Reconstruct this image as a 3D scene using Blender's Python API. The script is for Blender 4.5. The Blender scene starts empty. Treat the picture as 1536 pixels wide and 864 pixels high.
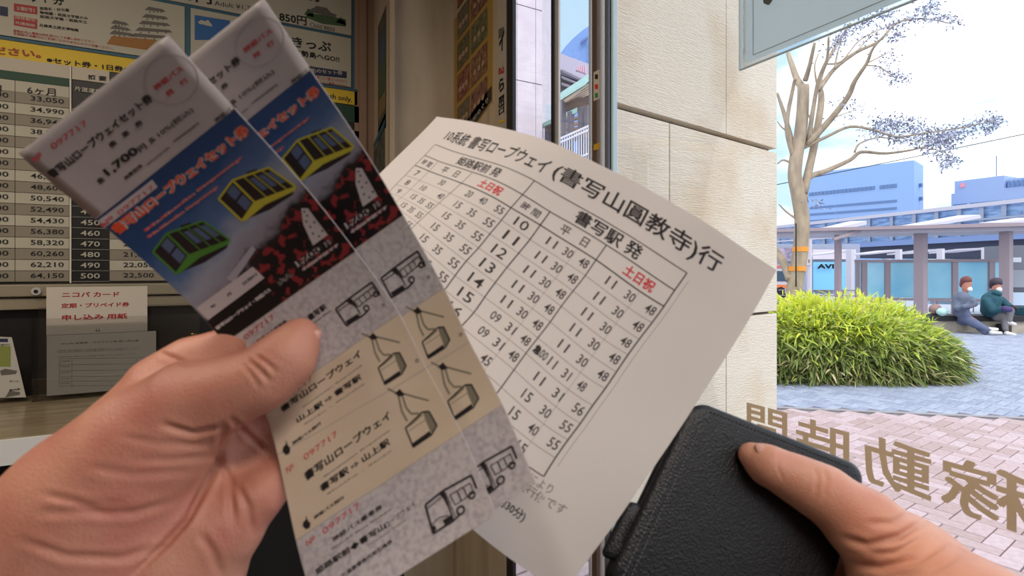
import bpy, bmesh, math, random
import numpy as np
from mathutils import Vector, Matrix
random.seed(7); np.random.seed(7)
SC = bpy.context.scene
COL = SC.collection
# ---------------------------------------------------------------- camera
FPX = 800.0; HY = 405.0; CZ = 1.5; YAW = math.radians(27)
cs, sn = math.cos(YAW), math.sin(YAW)
cam_d = bpy.data.cameras.new('camera'); cam = bpy.data.objects.new('camera', cam_d); COL.objects.link(cam)
cam_d.sensor_width = 36; cam_d.lens = FPX/1536*36; cam_d.shift_y = -(432-HY)/1536
cam_d.clip_start = 0.02; cam_d.clip_end = 2000
cam.location = (0, 0, CZ); cam.rotation_euler = (math.pi/2, 0, -YAW)
SC.camera = cam
cam_d.dof.use_dof = True; cam_d.dof.focus_distance = 3.0; cam_d.dof.aperture_fstop = 14
# ---------------------------------------------------------------- sky
W = bpy.data.worlds.new('sky'); SC.world = W; W.use_nodes = True
nt = W.node_tree; nt.nodes.clear()
o = nt.nodes.new('ShaderNodeOutputWorld'); bg = nt.nodes.new('ShaderNodeBackground')
tc = nt.nodes.new('ShaderNodeTexCoord'); mp = nt.nodes.new('ShaderNodeMapping'); mp.inputs['Scale'].default_value = (1, 1, 3.2)
nz = nt.nodes.new('ShaderNodeTexNoise'); nz.inputs['Scale'].default_value = 2.1; nz.inputs['Detail'].default_value = 6
rp = nt.nodes.new('ShaderNodeValToRGB')
rp.color_ramp.elements[0].position = .42; rp.color_ramp.elements[0].color = (.27, .38, .48, 1)
rp.color_ramp.elements[1].position = .60; rp.color_ramp.elements[1].color = (1.0, 1.0, 1.02, 1)
nt.links.new(tc.outputs['Generated'], mp.inputs[0]); nt.links.new(mp.outputs[0], nz.inputs['Vector'])
nt.links.new(nz.outputs['Fac'], rp.inputs[0]); nt.links.new(rp.outputs[0], bg.inputs[0]); nt.links.new(bg.outputs[0], o.inputs[0])
bg.inputs[1].default_value = 1.6
sun_d = bpy.data.lights.new('sun', 'SUN'); sun_d.energy = 1.0; sun_d.angle = .5; sun_d.color = (1, .96, .9)
sun = bpy.data.objects.new('sun', sun_d); COL.objects.link(sun); sun.rotation_euler = (math.radians(37.5), 0, math.radians(-9.5))
# unseen warm lamps added overhead, placed to brighten the board and timetable
def area(name, loc, size, power, col, rot=(0, 0, 0)):
    l = bpy.data.lights.new(name, 'AREA'); l.shape = 'RECTANGLE'; l.size = size[0]; l.size_y = size[1]; l.energy = power; l.color = col
    ob = bpy.data.objects.new(name, l); COL.objects.link(ob); ob.location = loc; ob.rotation_euler = rot; return ob
area('added_overhead_light', (-.9, .75, 2.62), (1.2, .3), 14, (1, .86, .70))
area('added_overhead_light', (.15, -.9, 2.62), (.8, .3), 12, (1, .87, .76))
SC.view_settings.view_transform = 'Standard'; SC.view_settings.look = 'None'
SC.view_settings.gamma = 1; SC.view_settings.use_curve_mapping = False; SC.view_settings.exposure = 0.7

# ---------------------------------------------------------------- geometry of the view: pixels of the 1536x864 frame to rays
def P(px, py, d):
    a = (px-768)/FPX; b = (HY-py)/FPX
    return Vector((d*(a*cs+sn), d*(cs-a*sn), CZ+d*b))
def onU(px, py, U):
    a = (px-768)/FPX; return P(px, py, U/(a*cs+sn))
def onV(px, py, V):
    a = (px-768)/FPX; return P(px, py, V/(cs-a*sn))
def onZ(px, py, z=0.0):
    return P(px, py, (CZ-z)*FPX/(py-HY))
def proj(A):
    A = np.asarray(A, float); f = A[..., 0]*sn+A[..., 1]*cs; r = A[..., 0]*cs-A[..., 1]*sn
    return 768+FPX*r/f, HY-FPX*(A[..., 2]-CZ)/f, f

# ---------------------------------------------------------------- helpers
def s2l(v): return v/12.92 if v <= .04045 else ((v+.055)/1.055)**2.4
def C(r, g, b): return (s2l(r/255), s2l(g/255), s2l(b/255), 1)
MATS = {}
def mat(name, col, rough=.6, metal=0, spec=.4, col2=None, nscale=8, stretch=(1, 1, 1), lo=.35, hi=.65, bump=0, bscale=40, bstretch=None, sss=0, detail=4, emit=None, coat=0):
    if name in MATS: return MATS[name]
    m = bpy.data.materials.new(name); m.use_nodes = True; n = m.node_tree.nodes; L = m.node_tree.links
    b = n['Principled BSDF']; b.inputs['Base Color'].default_value = col; b.inputs['Roughness'].default_value = rough
    b.inputs['Metallic'].default_value = metal; b.inputs['Specular IOR Level'].default_value = spec
    b.inputs['Coat Weight'].default_value = coat
    if sss:
        b.inputs['Subsurface Weight'].default_value = sss; b.inputs['Subsurface Radius'].default_value = (.9, .35, .2); b.inputs['Subsurface Scale'].default_value = .006
    t = n.new('ShaderNodeTexCoord')
    if col2:
        mp = n.new('ShaderNodeMapping'); mp.inputs['Scale'].default_value = stretch
        z = n.new('ShaderNodeTexNoise'); z.inputs['Scale'].default_value = nscale; z.inputs['Detail'].default_value = detail
        r = n.new('ShaderNodeValToRGB'); r.color_ramp.elements[0].position = lo; r.color_ramp.elements[1].position = hi
        r.color_ramp.elements[0].color = col; r.color_ramp.elements[1].color = col2
        L.new(t.outputs['Object'], mp.inputs[0]); L.new(mp.outputs[0], z.inputs['Vector']); L.new(z.outputs['Fac'], r.inputs[0]); L.new(r.outputs[0], b.inputs['Base Color'])
    if bump:
        mp = n.new('ShaderNodeMapping'); mp.inputs['Scale'].default_value = bstretch or (1, 1, 1)
        z = n.new('ShaderNodeTexNoise'); z.inputs['Scale'].default_value = bscale; z.inputs['Detail'].default_value = 5
        bp = n.new('ShaderNodeBump'); bp.inputs['Strength'].default_value = bump; bp.inputs['Distance'].default_value = .01
        L.new(t.outputs['Object'], mp.inputs[0]); L.new(mp.outputs[0], z.inputs['Vector']); L.new(z.outputs['Fac'], bp.inputs['Height']); L.new(bp.outputs[0], b.inputs['Normal'])
    if emit:
        b.inputs['Emission Color'].default_value = emit[0]; b.inputs['Emission Strength'].default_value = emit[1]
    MATS[name] = m; return m
def translucent(m, f):
    n = m.node_tree.nodes; L = m.node_tree.links; b = n['Principled BSDF']; o = n['Material Output']; t = n.new('ShaderNodeBsdfTranslucent'); mx = n.new('ShaderNodeMixShader'); mx.inputs[0].default_value = f
    if b.inputs['Base Color'].links: L.new(b.inputs['Base Color'].links[0].from_socket, t.inputs[0])
    else: t.inputs[0].default_value = b.inputs['Base Color'].default_value
    L.new(b.outputs[0], mx.inputs[1]); L.new(t.outputs[0], mx.inputs[2]); L.new(mx.outputs[0], o.inputs['Surface']); return m
def glassmat(name, tint=(1, 1, 1, 1), gloss=.06, rough=.0, extra=0.0):
    if name in MATS: return MATS[name]
    m = bpy.data.materials.new(name); m.use_nodes = True; n = m.node_tree.nodes; L = m.node_tree.links; n.clear()
    o = n.new('ShaderNodeOutputMaterial'); mx = n.new('ShaderNodeMixShader'); tr = n.new('ShaderNodeBsdfTransparent'); g = n.new('ShaderNodeBsdfGlossy')
    fr = n.new('ShaderNodeFresnel'); fr.inputs[0].default_value = 1.45
    ml = n.new('ShaderNodeMath'); ml.operation = 'MULTIPLY_ADD'; ml.inputs[1].default_value = gloss; ml.inputs[2].default_value = extra
    tr.inputs[0].default_value = tint; g.inputs['Roughness'].default_value = rough
    L.new(fr.outputs[0], ml.inputs[0]); L.new(ml.outputs[0], mx.inputs[0]); L.new(tr.outputs[0], mx.inputs[1]); L.new(g.outputs[0], mx.inputs[2]); L.new(mx.outputs[0], o.inputs[0])
    MATS[name] = m; return m

def tag(o, label=None, cat=None, group=None, kind=None):
    if label: o['label'] = label
    if cat: o['category'] = cat
    if group: o['group'] = group
    if kind: o['kind'] = kind
    return o
def empty(name, loc, label, cat, group=None):
    e = bpy.data.objects.new(name, None); e.empty_display_size = .05; e.location = loc; COL.objects.link(e); tag(e, label, cat, group); e['_w'] = 1
    return e
def link(name, me, m, parent=None):
    ob = bpy.data.objects.new(name, me); COL.objects.link(ob)
    if m is not None:
        for q in (m if isinstance(m, (list, tuple)) else [m]): me.materials.append(q)
    if parent is not None:
        ob.parent = parent; ob.matrix_parent_inverse = parent_inv(parent)
    return ob
def parent_inv(p):
    M = Matrix.Translation(p.location)
    if p.parent is not None: M = parent_world(p)
    return M.inverted()
def parent_world(p):
    M = Matrix.Translation(p.location)
    if p.parent is not None: M = parent_world(p.parent) @ p.matrix_parent_inverse @ M
    return M
class MB:
    def __init__(s): s.v = []; s.f = []; s.mi = []; s.cur = 0
    def add(s, vs, fs):
        b = len(s.v); s.v += [tuple(v) for v in vs]; s.f += [tuple(i+b for i in f) for f in fs]; s.mi += [s.cur]*len(fs); return s
    def box(s, a, b):
        x0, y0, z0 = [min(a[i], b[i]) for i in range(3)]; x1, y1, z1 = [max(a[i], b[i]) for i in range(3)]
        return s.add([(x0,y0,z0),(x1,y0,z0),(x1,y1,z0),(x0,y1,z0),(x0,y0,z1),(x1,y0,z1),(x1,y1,z1),(x0,y1,z1)],
                     [(0,3,2,1),(4,5,6,7),(0,1,5,4),(1,2,6,5),(2,3,7,6),(3,0,4,7)])
    def prism(s, pts, off):
        n = len(pts); off = Vector(off); pts = [Vector(p) for p in pts]
        return s.add(pts+[p+off for p in pts], [tuple(range(n)), tuple(range(2*n-1, n-1, -1))]+[(i, (i+1) % n+0, (i+1) % n+n, i+n)[::-1] for i in range(n)])
    def bar(s, a, b, w, h, up=(0, 0, 1)):
        a = Vector(a); b = Vector(b); d = (b-a).normalized(); up = Vector(up)
        if abs(d.dot(up)) > .98: up = Vector((cs, -sn, 0))
        r = d.cross(up).normalized()*w/2; u = r.cross(d).normalized()*h/2
        v = [a-r-u, a+r-u, a+r+u, a-r+u, b-r-u, b+r-u, b+r+u, b-r+u]
        return s.add(v, [(0,3,2,1),(4,5,6,7),(0,1,5,4),(1,2,6,5),(2,3,7,6),(3,0,4,7)])
    def tube(s, pts, rad, n=10, cap=True, closed=False):
        pts = [Vector(p) for p in pts]; m = len(pts)
        if not isinstance(rad, (list, tuple)): rad = [rad]*m
        vs = []; prev = None
        for i, p in enumerate(pts):
            t = (pts[min(i+1, m-1)]-pts[max(i-1, 0)]).normalized()
            if prev is None:
                prev = t.orthogonal().normalized()
            prev = (prev-t*prev.dot(t)).normalized(); q = t.cross(prev)
            for k in range(n):
                an = 2*math.pi*k/n; vs.append(p+(prev*math.cos(an)+q*math.sin(an))*rad[i])
        fs = [(i*n+k, i*n+(k+1) % n, (i+1)*n+(k+1) % n, (i+1)*n+k) for i in range(m-1) for k in range(n)]
        if cap: fs += [tuple(range(n-1, -1, -1)), tuple(range((m-1)*n, m*n))]
        return s.add(vs, fs)
    def ball(s, c, r, n=12, m=8):
        c = Vector(c); r = r if isinstance(r, (tuple, list)) else (r, r, r); vs = [c+Vector((0, 0, r[2]))]
        for i in range(1, m):
            th = math.pi*i/m
            for k in range(n):
                ph = 2*math.pi*k/n; vs.append(c+Vector((r[0]*math.sin(th)*math.cos(ph), r[1]*math.sin(th)*math.sin(ph), r[2]*math.cos(th))))
        vs.append(c-Vector((0, 0, r[2]))); fs = [(0, 1+k, 1+(k+1) % n) for k in range(n)]
        for i in range(m-2): fs += [(1+i*n+k, 1+(i+1)*n+k, 1+(i+1)*n+(k+1) % n, 1+i*n+(k+1) % n) for k in range(n)]
        e = len(vs)-1; fs += [(e, 1+(m-2)*n+(k+1) % n, 1+(m-2)*n+k) for k in range(n)]
        return s.add(vs, fs)
    def mesh(s, name, smooth=False):
        me = bpy.data.meshes.new(name); me.from_pydata(s.v, [], s.f); me.update()
        if smooth: me.polygons.foreach_set('use_smooth', [True]*len(me.polygons))
        if any(s.mi): me.polygons.foreach_set('material_index', s.mi)
        return me
    def build(s, name, m, parent=None, smooth=False, label=None, bevel=0, solid=True):
        me = s.mesh(name, smooth)
        if solid or bevel:
            bm = bmesh.new(); bm.from_mesh(me)
            if solid: bmesh.ops.recalc_face_normals(bm, faces=bm.faces)
            if bevel: bmesh.ops.bevel(bm, geom=list(bm.edges), offset=bevel, segments=2, affect='EDGES', profile=.6)
            bm.to_mesh(me); bm.free()
        ob = link(name, me, m, parent)
        if label: ob['label'] = label
        return ob

# thin plate splines and curved sheets -------------------------------------------------
class TPS:
    def __init__(s, X, Y, lam=0.0):
        X = np.array(X, float); Y = np.array(Y, float); s.X = X; s.sc = np.abs(X).max(); X = X/s.sc; n = len(X)
        K = s.k(np.linalg.norm(X[:, None]-X[None], axis=2)) + lam*np.eye(n); Pm = np.hstack([np.ones((n, 1)), X])
        A = np.zeros((n+3, n+3)); A[:n, :n] = K; A[:n, n:] = Pm; A[n:, :n] = Pm.T
        B = np.zeros((n+3, Y.shape[1])); B[:n] = Y; s.w = np.linalg.solve(A, B); s.Xn = X
    @staticmethod
    def k(r): return np.where(r > 1e-9, r*r*np.log(np.maximum(r, 1e-9)), 0)
    def __call__(s, Q):
        Q = np.atleast_2d(np.array(Q, float))/s.sc; K = s.k(np.linalg.norm(Q[:, None]-s.Xn[None], axis=2))
        return K@s.w[:-3]+np.hstack([np.ones((len(Q), 1)), Q])@s.w[-3:]
class Sheet:
    """page (x right, y down, mm) on a curved sheet in space, fitted through surveyed points"""
    up = -1
    def __init__(s, ctrl, dpts=None, lam=1e-4, ddepth=0.0, bend=None):
        c = np.array(ctrl, float); s.f = TPS(c[:, :2], c[:, 2:4], lam); s.inv = TPS(c[:, 2:4], c[:, :2], 1e-3)
        d = np.array(dpts, float); s.d = TPS(d[:, :2], d[:, 2:3], 1e-3); s.dd = ddepth; s.bend = bend
    def raw(s, Q):
        Q = np.atleast_2d(np.asarray(Q, float)); p = s.f(Q); d = s.d(Q)[:, 0]+s.dd
        if s.bend: d = d+s.bend(p)
        a = (p[:, 0]-768)/FPX; b = (HY-p[:, 1])/FPX
        return np.stack([d*(a*cs+sn), d*(cs-a*sn), CZ+d*b], 1)
    def pos(s, Q, off=0.0):
        Q = np.atleast_2d(np.asarray(Q, float)); A = s.raw(Q)
        if np.any(off):
            off = np.asarray(off, float).reshape(-1, 1) if np.ndim(off) else off
            e = .5; dx = s.raw(Q+[e, 0])-s.raw(Q-[e, 0]); dy = s.raw(Q+[0, e])-s.raw(Q-[0, e])
            N = np.cross(dy, dx); N /= np.linalg.norm(N, axis=1)[:, None]
            cam_ = np.array([0, 0, CZ])-A; sg = np.sign((N*cam_).sum(1))[:, None]; A = A+N*sg*off
        return A
    def page(s, px, py): return s.inv([[px, py]])[0]
class Flat:
    """wall-mounted sheet; page = metres along the wall (x) and height (z)"""
    up = 1
    def __init__(s, kind, k):
        s.kind = kind; s.k = k
    def pos(s, Q, off=0.0):
        Q = np.atleast_2d(np.asarray(Q, float)); n = len(Q)
        if s.kind == 'V': return np.stack([Q[:, 0], np.full(n, 1.)*(s.k-off), Q[:, 1]], 1)
        return np.stack([np.full(n, 1.)*(s.k-off), -Q[:, 0], Q[:, 1]], 1)
    def page(s, px, py):
        if s.kind == 'V': p = onV(px, py, s.k); return np.array([p.x, p.z])
        p = onU(px, py, s.k); return np.array([-p.y, p.z])
TXT = {}
def glyphs(s, bold=0.0):
    key = (s, bold)
    if key in TXT: return TXT[key]
    cu = bpy.data.curves.new('t', 'FONT'); cu.body = s; cu.size = 1; cu.resolution_u = 2; cu.offset = max(min(bold, .009), 0)
    ob = bpy.data.objects.new('t', cu); me = ob.to_mesh()
    v = np.array([x.co[:2] for x in me.vertices], float).reshape(-1, 2); f = [tuple(p.vertices) for p in me.polygons]
    ob.to_mesh_clear(); bpy.data.objects.remove(ob); bpy.data.curves.remove(cu)
    if len(v) and (bold > .012 or bold < 0):            # heavier strokes: the glyphs doubled with a small shift
        e = abs(bold)-(.009 if bold > 0 else 0); n = 8 if bold > .05 else 4; V = []; G = []
        for k in range(n): a = 2*math.pi*(k+.5)/n; G += [tuple(i+len(V)*len(v) for i in q) for q in f]; V.append(v+[e*math.cos(a), e*math.sin(a)])
        v = np.concatenate(V); f = G
    if len(v): v = v-[v[:, 0].min(), v[:, 1].min()]
    TXT[key] = (v, f); return v, f
class Ink:
    """flat print on a sheet, gathered into one mesh"""
    def __init__(s, sheet, off): s.s = sheet; s.off = off; s.v = []; s.f = []; s.n = 0
    def add(s, Q, F, lay=0.0):
        A = s.s.pos(Q, s.off+lay); s.v.append(A); s.f += [tuple(i+s.n for i in f) for f in F]; s.n += len(A)
    def textbox(s, txt, p0, e, w, h, bold=.0, mirror=False):
        v, f = glyphs(txt, bold)
        if not len(v): return
        W, H = v[:, 0].max(), v[:, 1].max(); x = v[:, 0]/W
        if mirror: x = 1-x
        e = np.array(e, float); u = np.array([-e[1], e[0]])*(1 if s.s.up > 0 else -1)
        nc = (8 if bold > .05 else 4) if (bold > .012 or bold < 0) else 1; lay = np.repeat(np.arange(nc), len(v)//nc)*6e-6
        s.add(np.array(p0)+np.outer(x*w, e)+np.outer(v[:, 1]/H*h, u), f, lay)
    def text(s, txt, a, b, hpx, bold=0.0, ky=1.0):
        p0 = s.s.page(*a); p1 = s.s.page(*b); w = np.linalg.norm(p1-p0); e = (p1-p0)/w
        s.textbox(txt, p0, e, w, hpx*w/math.dist(a, b)*ky, bold)
    def line(s, p0, p1, w, n=12):
        p0 = np.array(p0, float); p1 = np.array(p1, float); d = p1-p0; d /= np.linalg.norm(d); q = np.array([-d[1], d[0]])*w/2
        t = np.linspace(0, 1, n+1)[:, None]; c = p0+(p1-p0)*t
        s.add(np.concatenate([c-q, c+q]), [(i, i+1, i+n+2, i+n+1) for i in range(n)])
    def pline(s, pts, w, closed=False):
        pts = list(pts)+([pts[0]] if closed else [])
        for a, b in zip(pts[:-1], pts[1:]): s.line(a, b, w, 2)
    def poly(s, pts):
        p = np.array(pts, float); n = len(p)
        if isinstance(s.s, Flat): s.add(p, [tuple(range(n))])
        elif n == 4:                        # follow the curl of the sheet
            u, v = np.meshgrid(np.linspace(0, 1, 9), np.linspace(0, 1, 9)); u = u.ravel()[:, None]; v = v.ravel()[:, None]
            s.add((p[0]*(1-u)+p[1]*u)*(1-v)+(p[3]*(1-u)+p[2]*u)*v, [(j*9+i, j*9+i+1, j*9+i+10, j*9+i+9) for j in range(8) for i in range(8)])
        else:
            c = p.mean(0); L = [c+(p-c)*t for t in (1, .66, .33)]
            s.add(np.concatenate(L+[c[None]]), [(k*n+i, k*n+(i+1) % n, (k+1)*n+(i+1) % n, (k+1)*n+i) for k in (0, 1) for i in range(n)]+[(2*n+i, 2*n+(i+1) % n, 3*n) for i in range(n)])
    def rect(s, x0, y0, x1, y1, nx=10, ny=10):
        X, Y = np.meshgrid(np.linspace(x0, x1, nx+1), np.linspace(y0, y1, ny+1)); Q = np.stack([X.ravel(), Y.ravel()], 1)
        s.add(Q, [(j*(nx+1)+i, j*(nx+1)+i+1, (j+1)*(nx+1)+i+1, (j+1)*(nx+1)+i) for j in range(ny) for i in range(nx)])
    def pxpoly(s, pts): s.poly([s.s.page(*p) for p in pts])
    def build(s, name, m, parent=None, label=None):
        if not s.v: return None
        me = bpy.data.meshes.new(name); me.from_pydata(np.concatenate(s.v).tolist(), [], s.f); me.update()
        ob = link(name, me, m, parent); ob['kind'] = 'stuff'
        if label: ob['label'] = label
        return ob

# signed distance bodies (hands, people): round cones blended together, meshed with surface nets ------------
def smin(a, b, k):
    h = np.maximum(k-np.abs(a-b), 0)/k; return np.minimum(a, b)-h*h*k*.25
def sdf_mesh(name, prims, vox, k=.006, smooth_it=2, carve=None):
    """prims: (p0, p1, r0, r1[, k]) round cones"""
    pts = np.array([list(q[0]) for q in prims]+[list(q[1]) for q in prims]); rr = max(max(q[2], q[3]) for q in prims)
    lo = pts.min(0)-rr-3*vox; hi = pts.max(0)+rr+3*vox; dims = np.ceil((hi-lo)/vox).astype(int)+1
    ax = [lo[i]+np.arange(dims[i])*vox for i in range(3)]
    F = np.full(dims, 1e3, dtype=np.float32)
    for q in prims:
        a = np.array(q[0], float); b = np.array(q[1], float); r0, r1 = q[2], q[3]; kk = q[4] if len(q) > 4 else k
        m = max(r0, r1)+kk+4*vox; l2 = np.minimum(a, b)-m; h2 = np.maximum(a, b)+m
        i0 = np.maximum(np.floor((l2-lo)/vox).astype(int), 0); i1 = np.minimum(np.ceil((h2-lo)/vox).astype(int)+1, dims)
        X, Y, Z = np.meshgrid(ax[0][i0[0]:i1[0]], ax[1][i0[1]:i1[1]], ax[2][i0[2]:i1[2]], indexing='ij')
        ab = b-a; L = max(ab@ab, 1e-12); t = np.clip(((X-a[0])*ab[0]+(Y-a[1])*ab[1]+(Z-a[2])*ab[2])/L, 0, 1)
        D = np.sqrt((X-a[0]-t*ab[0])**2+(Y-a[1]-t*ab[1])**2+(Z-a[2]-t*ab[2])**2)-(r0+(r1-r0)*t)
        sl = (slice(i0[0], i1[0]), slice(i0[1], i1[1]), slice(i0[2], i1[2])); F[sl] = smin(F[sl], D.astype(np.float32), kk)
    S = F < 0; nx, ny, nz_ = dims
    acc = np.zeros((nx-1, ny-1, nz_-1, 3)); cnt = np.zeros((nx-1, ny-1, nz_-1)); base = np.stack(np.meshgrid(*[np.arange(n-1) for n in dims], indexing='ij'), -1).astype(np.float32)
    cor = [(i, j, k_) for i in (0, 1) for j in (0, 1) for k_ in (0, 1)]
    def sub(A, c): return A[c[0]:c[0]+nx-1, c[1]:c[1]+ny-1, c[2]:c[2]+nz_-1]
    for c in cor:
        for axx in range(3):
            if c[axx] == 0:
                c2 = list(c); c2[axx] = 1; f0 = sub(F, c); f1 = sub(F, c2); m = (f0 < 0) != (f1 < 0)
                t = np.where(m, f0/np.where(m, f0-f1, 1), 0); cnt += m
                for q in range(3): acc[..., q] += m*(c[q]+(t if q == axx else 0))
    act = cnt > 0; idx = -np.ones(act.shape, int); idx[act] = np.arange(act.sum())
    V = (base[act]+acc[act]/cnt[act][:, None])*vox+lo
    faces = []
    for axx in range(3):
        o1, o2 = [(1, 2), (2, 0), (0, 1)][axx]
        sl0 = [slice(1, n-1) for n in dims]; sl0[axx] = slice(0, dims[axx]-1); sl1 = list(sl0); sl1[axx] = slice(1, dims[axx])
        a0 = S[tuple(sl0)]; a1 = S[tuple(sl1)]; m = a0 != a1; I = np.argwhere(m)
        off = np.array([s_.start for s_ in sl0]); I = I+off; flip = a1[m]
        def cell(d1, d2):
            J = I.copy(); J[:, o1] -= d1; J[:, o2] -= d2; return idx[J[:, 0], J[:, 1], J[:, 2]]
        Q = np.stack([cell(1, 1), cell(0, 1), cell(0, 0), cell(1, 0)], 1); Q[flip] = Q[flip][:, ::-1]; faces.append(Q)
    Fc = np.concatenate(faces)
    for it in range(smooth_it):
        e = np.concatenate([Fc[:, [0, 1]], Fc[:, [1, 2]], Fc[:, [2, 3]], Fc[:, [3, 0]]]); s_ = np.zeros_like(V); c_ = np.zeros(len(V))
        for q in range(3): s_[:, q] = np.bincount(e[:, 0], V[e[:, 1], q], len(V))+np.bincount(e[:, 1], V[e[:, 0], q], len(V))
        c_ = np.bincount(e[:, 0], minlength=len(V))+np.bincount(e[:, 1], minlength=len(V)); V = V*.4+.6*s_/c_[:, None]
    if carve is not None:
        n = np.zeros_like(V); a, b, c_, d_ = [V[Fc[:, i]] for i in range(4)]; fn = np.cross(c_-a, d_-b)
        for q in range(3):
            for j in range(4): n[:, q] += np.bincount(Fc[:, j], fn[:, q], len(V))
        n /= np.linalg.norm(n, axis=1)[:, None]+1e-12; V = carve(V, n)
    me = bpy.data.meshes.new(name); me.from_pydata(V.tolist(), [], Fc.tolist()); me.update()
    me.polygons.foreach_set('use_smooth', [True]*len(me.polygons)); return me
def polydist(px, py, line):
    best = np.full(px.shape, 1e9); tt = np.zeros(px.shape); n = len(line)-1
    for i, (a, b) in enumerate(zip(line[:-1], line[1:])):
        ax_, ay = a; dx, dy = b[0]-a[0], b[1]-a[1]; t = np.clip(((px-ax_)*dx+(py-ay)*dy)/(dx*dx+dy*dy), 0, 1)
        d = np.hypot(px-ax_-t*dx, py-ay-t*dy); m = d < best; best = np.where(m, d, best); tt = np.where(m, (i+t)/n, tt)
    return best, tt
def creaser(creases):
    """fold lines of the skin: (polyline, width, depth in mm); ends fade out"""
    def f(V, n):
        px, py, d = proj(V); tocam = np.array([0, 0, CZ])-V; tocam /= np.linalg.norm(tocam, axis=1)[:, None]; fr = np.clip((n*tocam).sum(1)*2.5, 0, 1)
        D = np.zeros(len(V))
        for line, w, dep in creases:
            r, t = polydist(px, py, line); fade = np.clip(np.minimum(t, 1-t)*5+.15, 0, 1); D += -dep*.001*np.exp(-(r/w)**2)*fade+dep*.00035*np.exp(-((r-2*w)/w)**2)*fade
        return V+n*(D*fr)[:, None]
    return f
# ================================================================ ROOM SHELL
UG = .65                                   # plane of the glass front
wall_m = mat('beige_laminate', C(184, 164, 138), .55, col2=C(160, 142, 118), nscale=3, stretch=(6, 6, .5), bump=.08, bscale=30, bstretch=(8, 8, .4))
plas = mat('off_white_plaster', C(150, 138, 122), .8, col2=C(138, 126, 112), nscale=2)
dark = mat('near_black_paint', C(24, 21, 20), .5)
def struct(name, a, b, m, parent=None, bevel=0, kind='structure'):
    ob = MB().box(a, b).build(name, m, parent, bevel=bevel)
    if parent is None: ob['kind'] = kind
    return ob
struct('floor', (-3, -2.5, -.1), (UG+.02, 2.1, 0), mat('grey_floor_tile', C(110, 104, 98), .5, col2=C(95, 90, 84), nscale=3))
struct('ceiling', (-3, -2.5, 2.7), (UG+.02, 2.1, 2.8), plas)
struct('wall_left', (-3.1, -2.5, 0), (-3, 2.1, 2.7), plas)
struct('wall_back', (-3.1, -2.6, 0), (UG+.1, -2.5, 2.7), plas)
struct('wall_front', (-3.1, 2.0, 0), (.44, 2.1, 2.7), wall_m)
struct('wall_right', (UG, onU(762, 400, UG).y, 0), (UG+.016, 1.72, 2.7), wall_m)
pil = struct('wall_corner', (.44, 1.72, 0), (UG+.1, 2.1, 2.7), mat('pale_veined_panel', C(196, 182, 160), .45, col2=C(168, 152, 130), nscale=4, stretch=(3, 3, .6), detail=8, lo=.3, hi=.7))
struct('trim_1', (.37, 1.985, 0), (.44, 2.0, 2.7), mat('brown_frame', C(140, 114, 94), .5))
struct('trim_2', (.385, 1.975, 0), (.41, 1.986, 2.7), MATS['brown_frame'])
struct('trim_3', (.425, 1.69, 0), (.44, 1.72, 2.7), wall_m)
# glass front
win = MB().box((UG-.02, -2.5, 2.6), (UG+.02, onU(773, 400, UG).y, 2.7)).build('window_1', mat('white_aluminium', C(196, 190, 186), .35, metal=.3)); win['kind'] = 'structure'
tag(win, 'glass shop front with slim metal mullions')
pane = MB().box((UG-.001, -2.45, .04), (UG+.001, onU(769, 400, UG).y, 2.6)).build('glass_pane', glassmat('window_glass', (1, 1, 1, 1), .22, extra=.002), win)
blackm = mat('black_aluminium', C(30, 27, 27), .4); brownm = mat('brown_frame_and_reflection', C(104, 84, 74), .35, metal=.3)
greym = mat('grey_aluminium', C(120, 122, 128), .35, metal=.4); lightm = mat('pale_blue_gasket', C(190, 212, 222), .3)
def mull(p0, p1, m, name, u0=UG-.005, u1=UG+.005, z1=2.62):
    v0 = onU(p0, 400, u0).y; v1 = onU(p1, 400, u1).y
    return MB().box((u0, min(v0, v1), .0), (u1, max(v0, v1), z1)).build(name, m, win)
mull(757.5, 762, MATS['white_aluminium'], 'mullion')
mull(760, 774, blackm, 'mullion', UG-.004, UG+.006)
mull(826.5, 832, blackm, 'mullion', UG-.008, UG-.004); mull(829, 835, brownm, 'mullion'); mull(834, 840.5, MATS['white_aluminium'], 'mullion', UG-.002, UG+.003)
mull(884, 889, MATS['white_aluminium'], 'mullion'); mull(888, 901, brownm, 'mullion'); mull(900, 908, MATS['white_aluminium'], 'mullion')  # the wide brown strip has the room's mirrored tone put into its colour
mull(907, 917, greym, 'mullion'); mull(915, 921, blackm, 'mullion'); mull(919.5, 923, lightm, 'mullion')
MB().box((UG-.02, -2.5, 0), (UG+.02, onU(773, 400, UG).y, .04)).build('window_sill', greym, win)
# a sign reflected on the brown mullion, put in as thin coloured plates
su = UG-.0062
st = Flat('U', su)
for y0, y1, m in ((104, 152, mat('reflection_white', C(190, 180, 165))), (214, 226, mat('reflection_yellow', C(190, 150, 40)))):
    a = onU(890.5, y1, su); b = onU(899, y0, su); q = MB().box((su-.0003, a.y, a.z), (su+.0012, b.y, b.z)).build('sign_reflection', m); tag(q, 'white sticker with coloured marks on the brown window mullion' if y0 < 200 else 'small yellow sticker low on the brown window mullion', 'sticker')
    if y0 < 200:
        for yy, mm in ((115, dark), (130, mat('reflected_red', C(200, 40, 40))), (143, mat('reflected_green', C(40, 130, 70)))):
            I = Ink(Flat('U', su-.0003), .0004); I.pxpoly([(892.5, yy-3.5), (897, yy-3.5), (897, yy+3.5), (892.5, yy+3.5)]); I.build('mark', mm, q)
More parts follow.
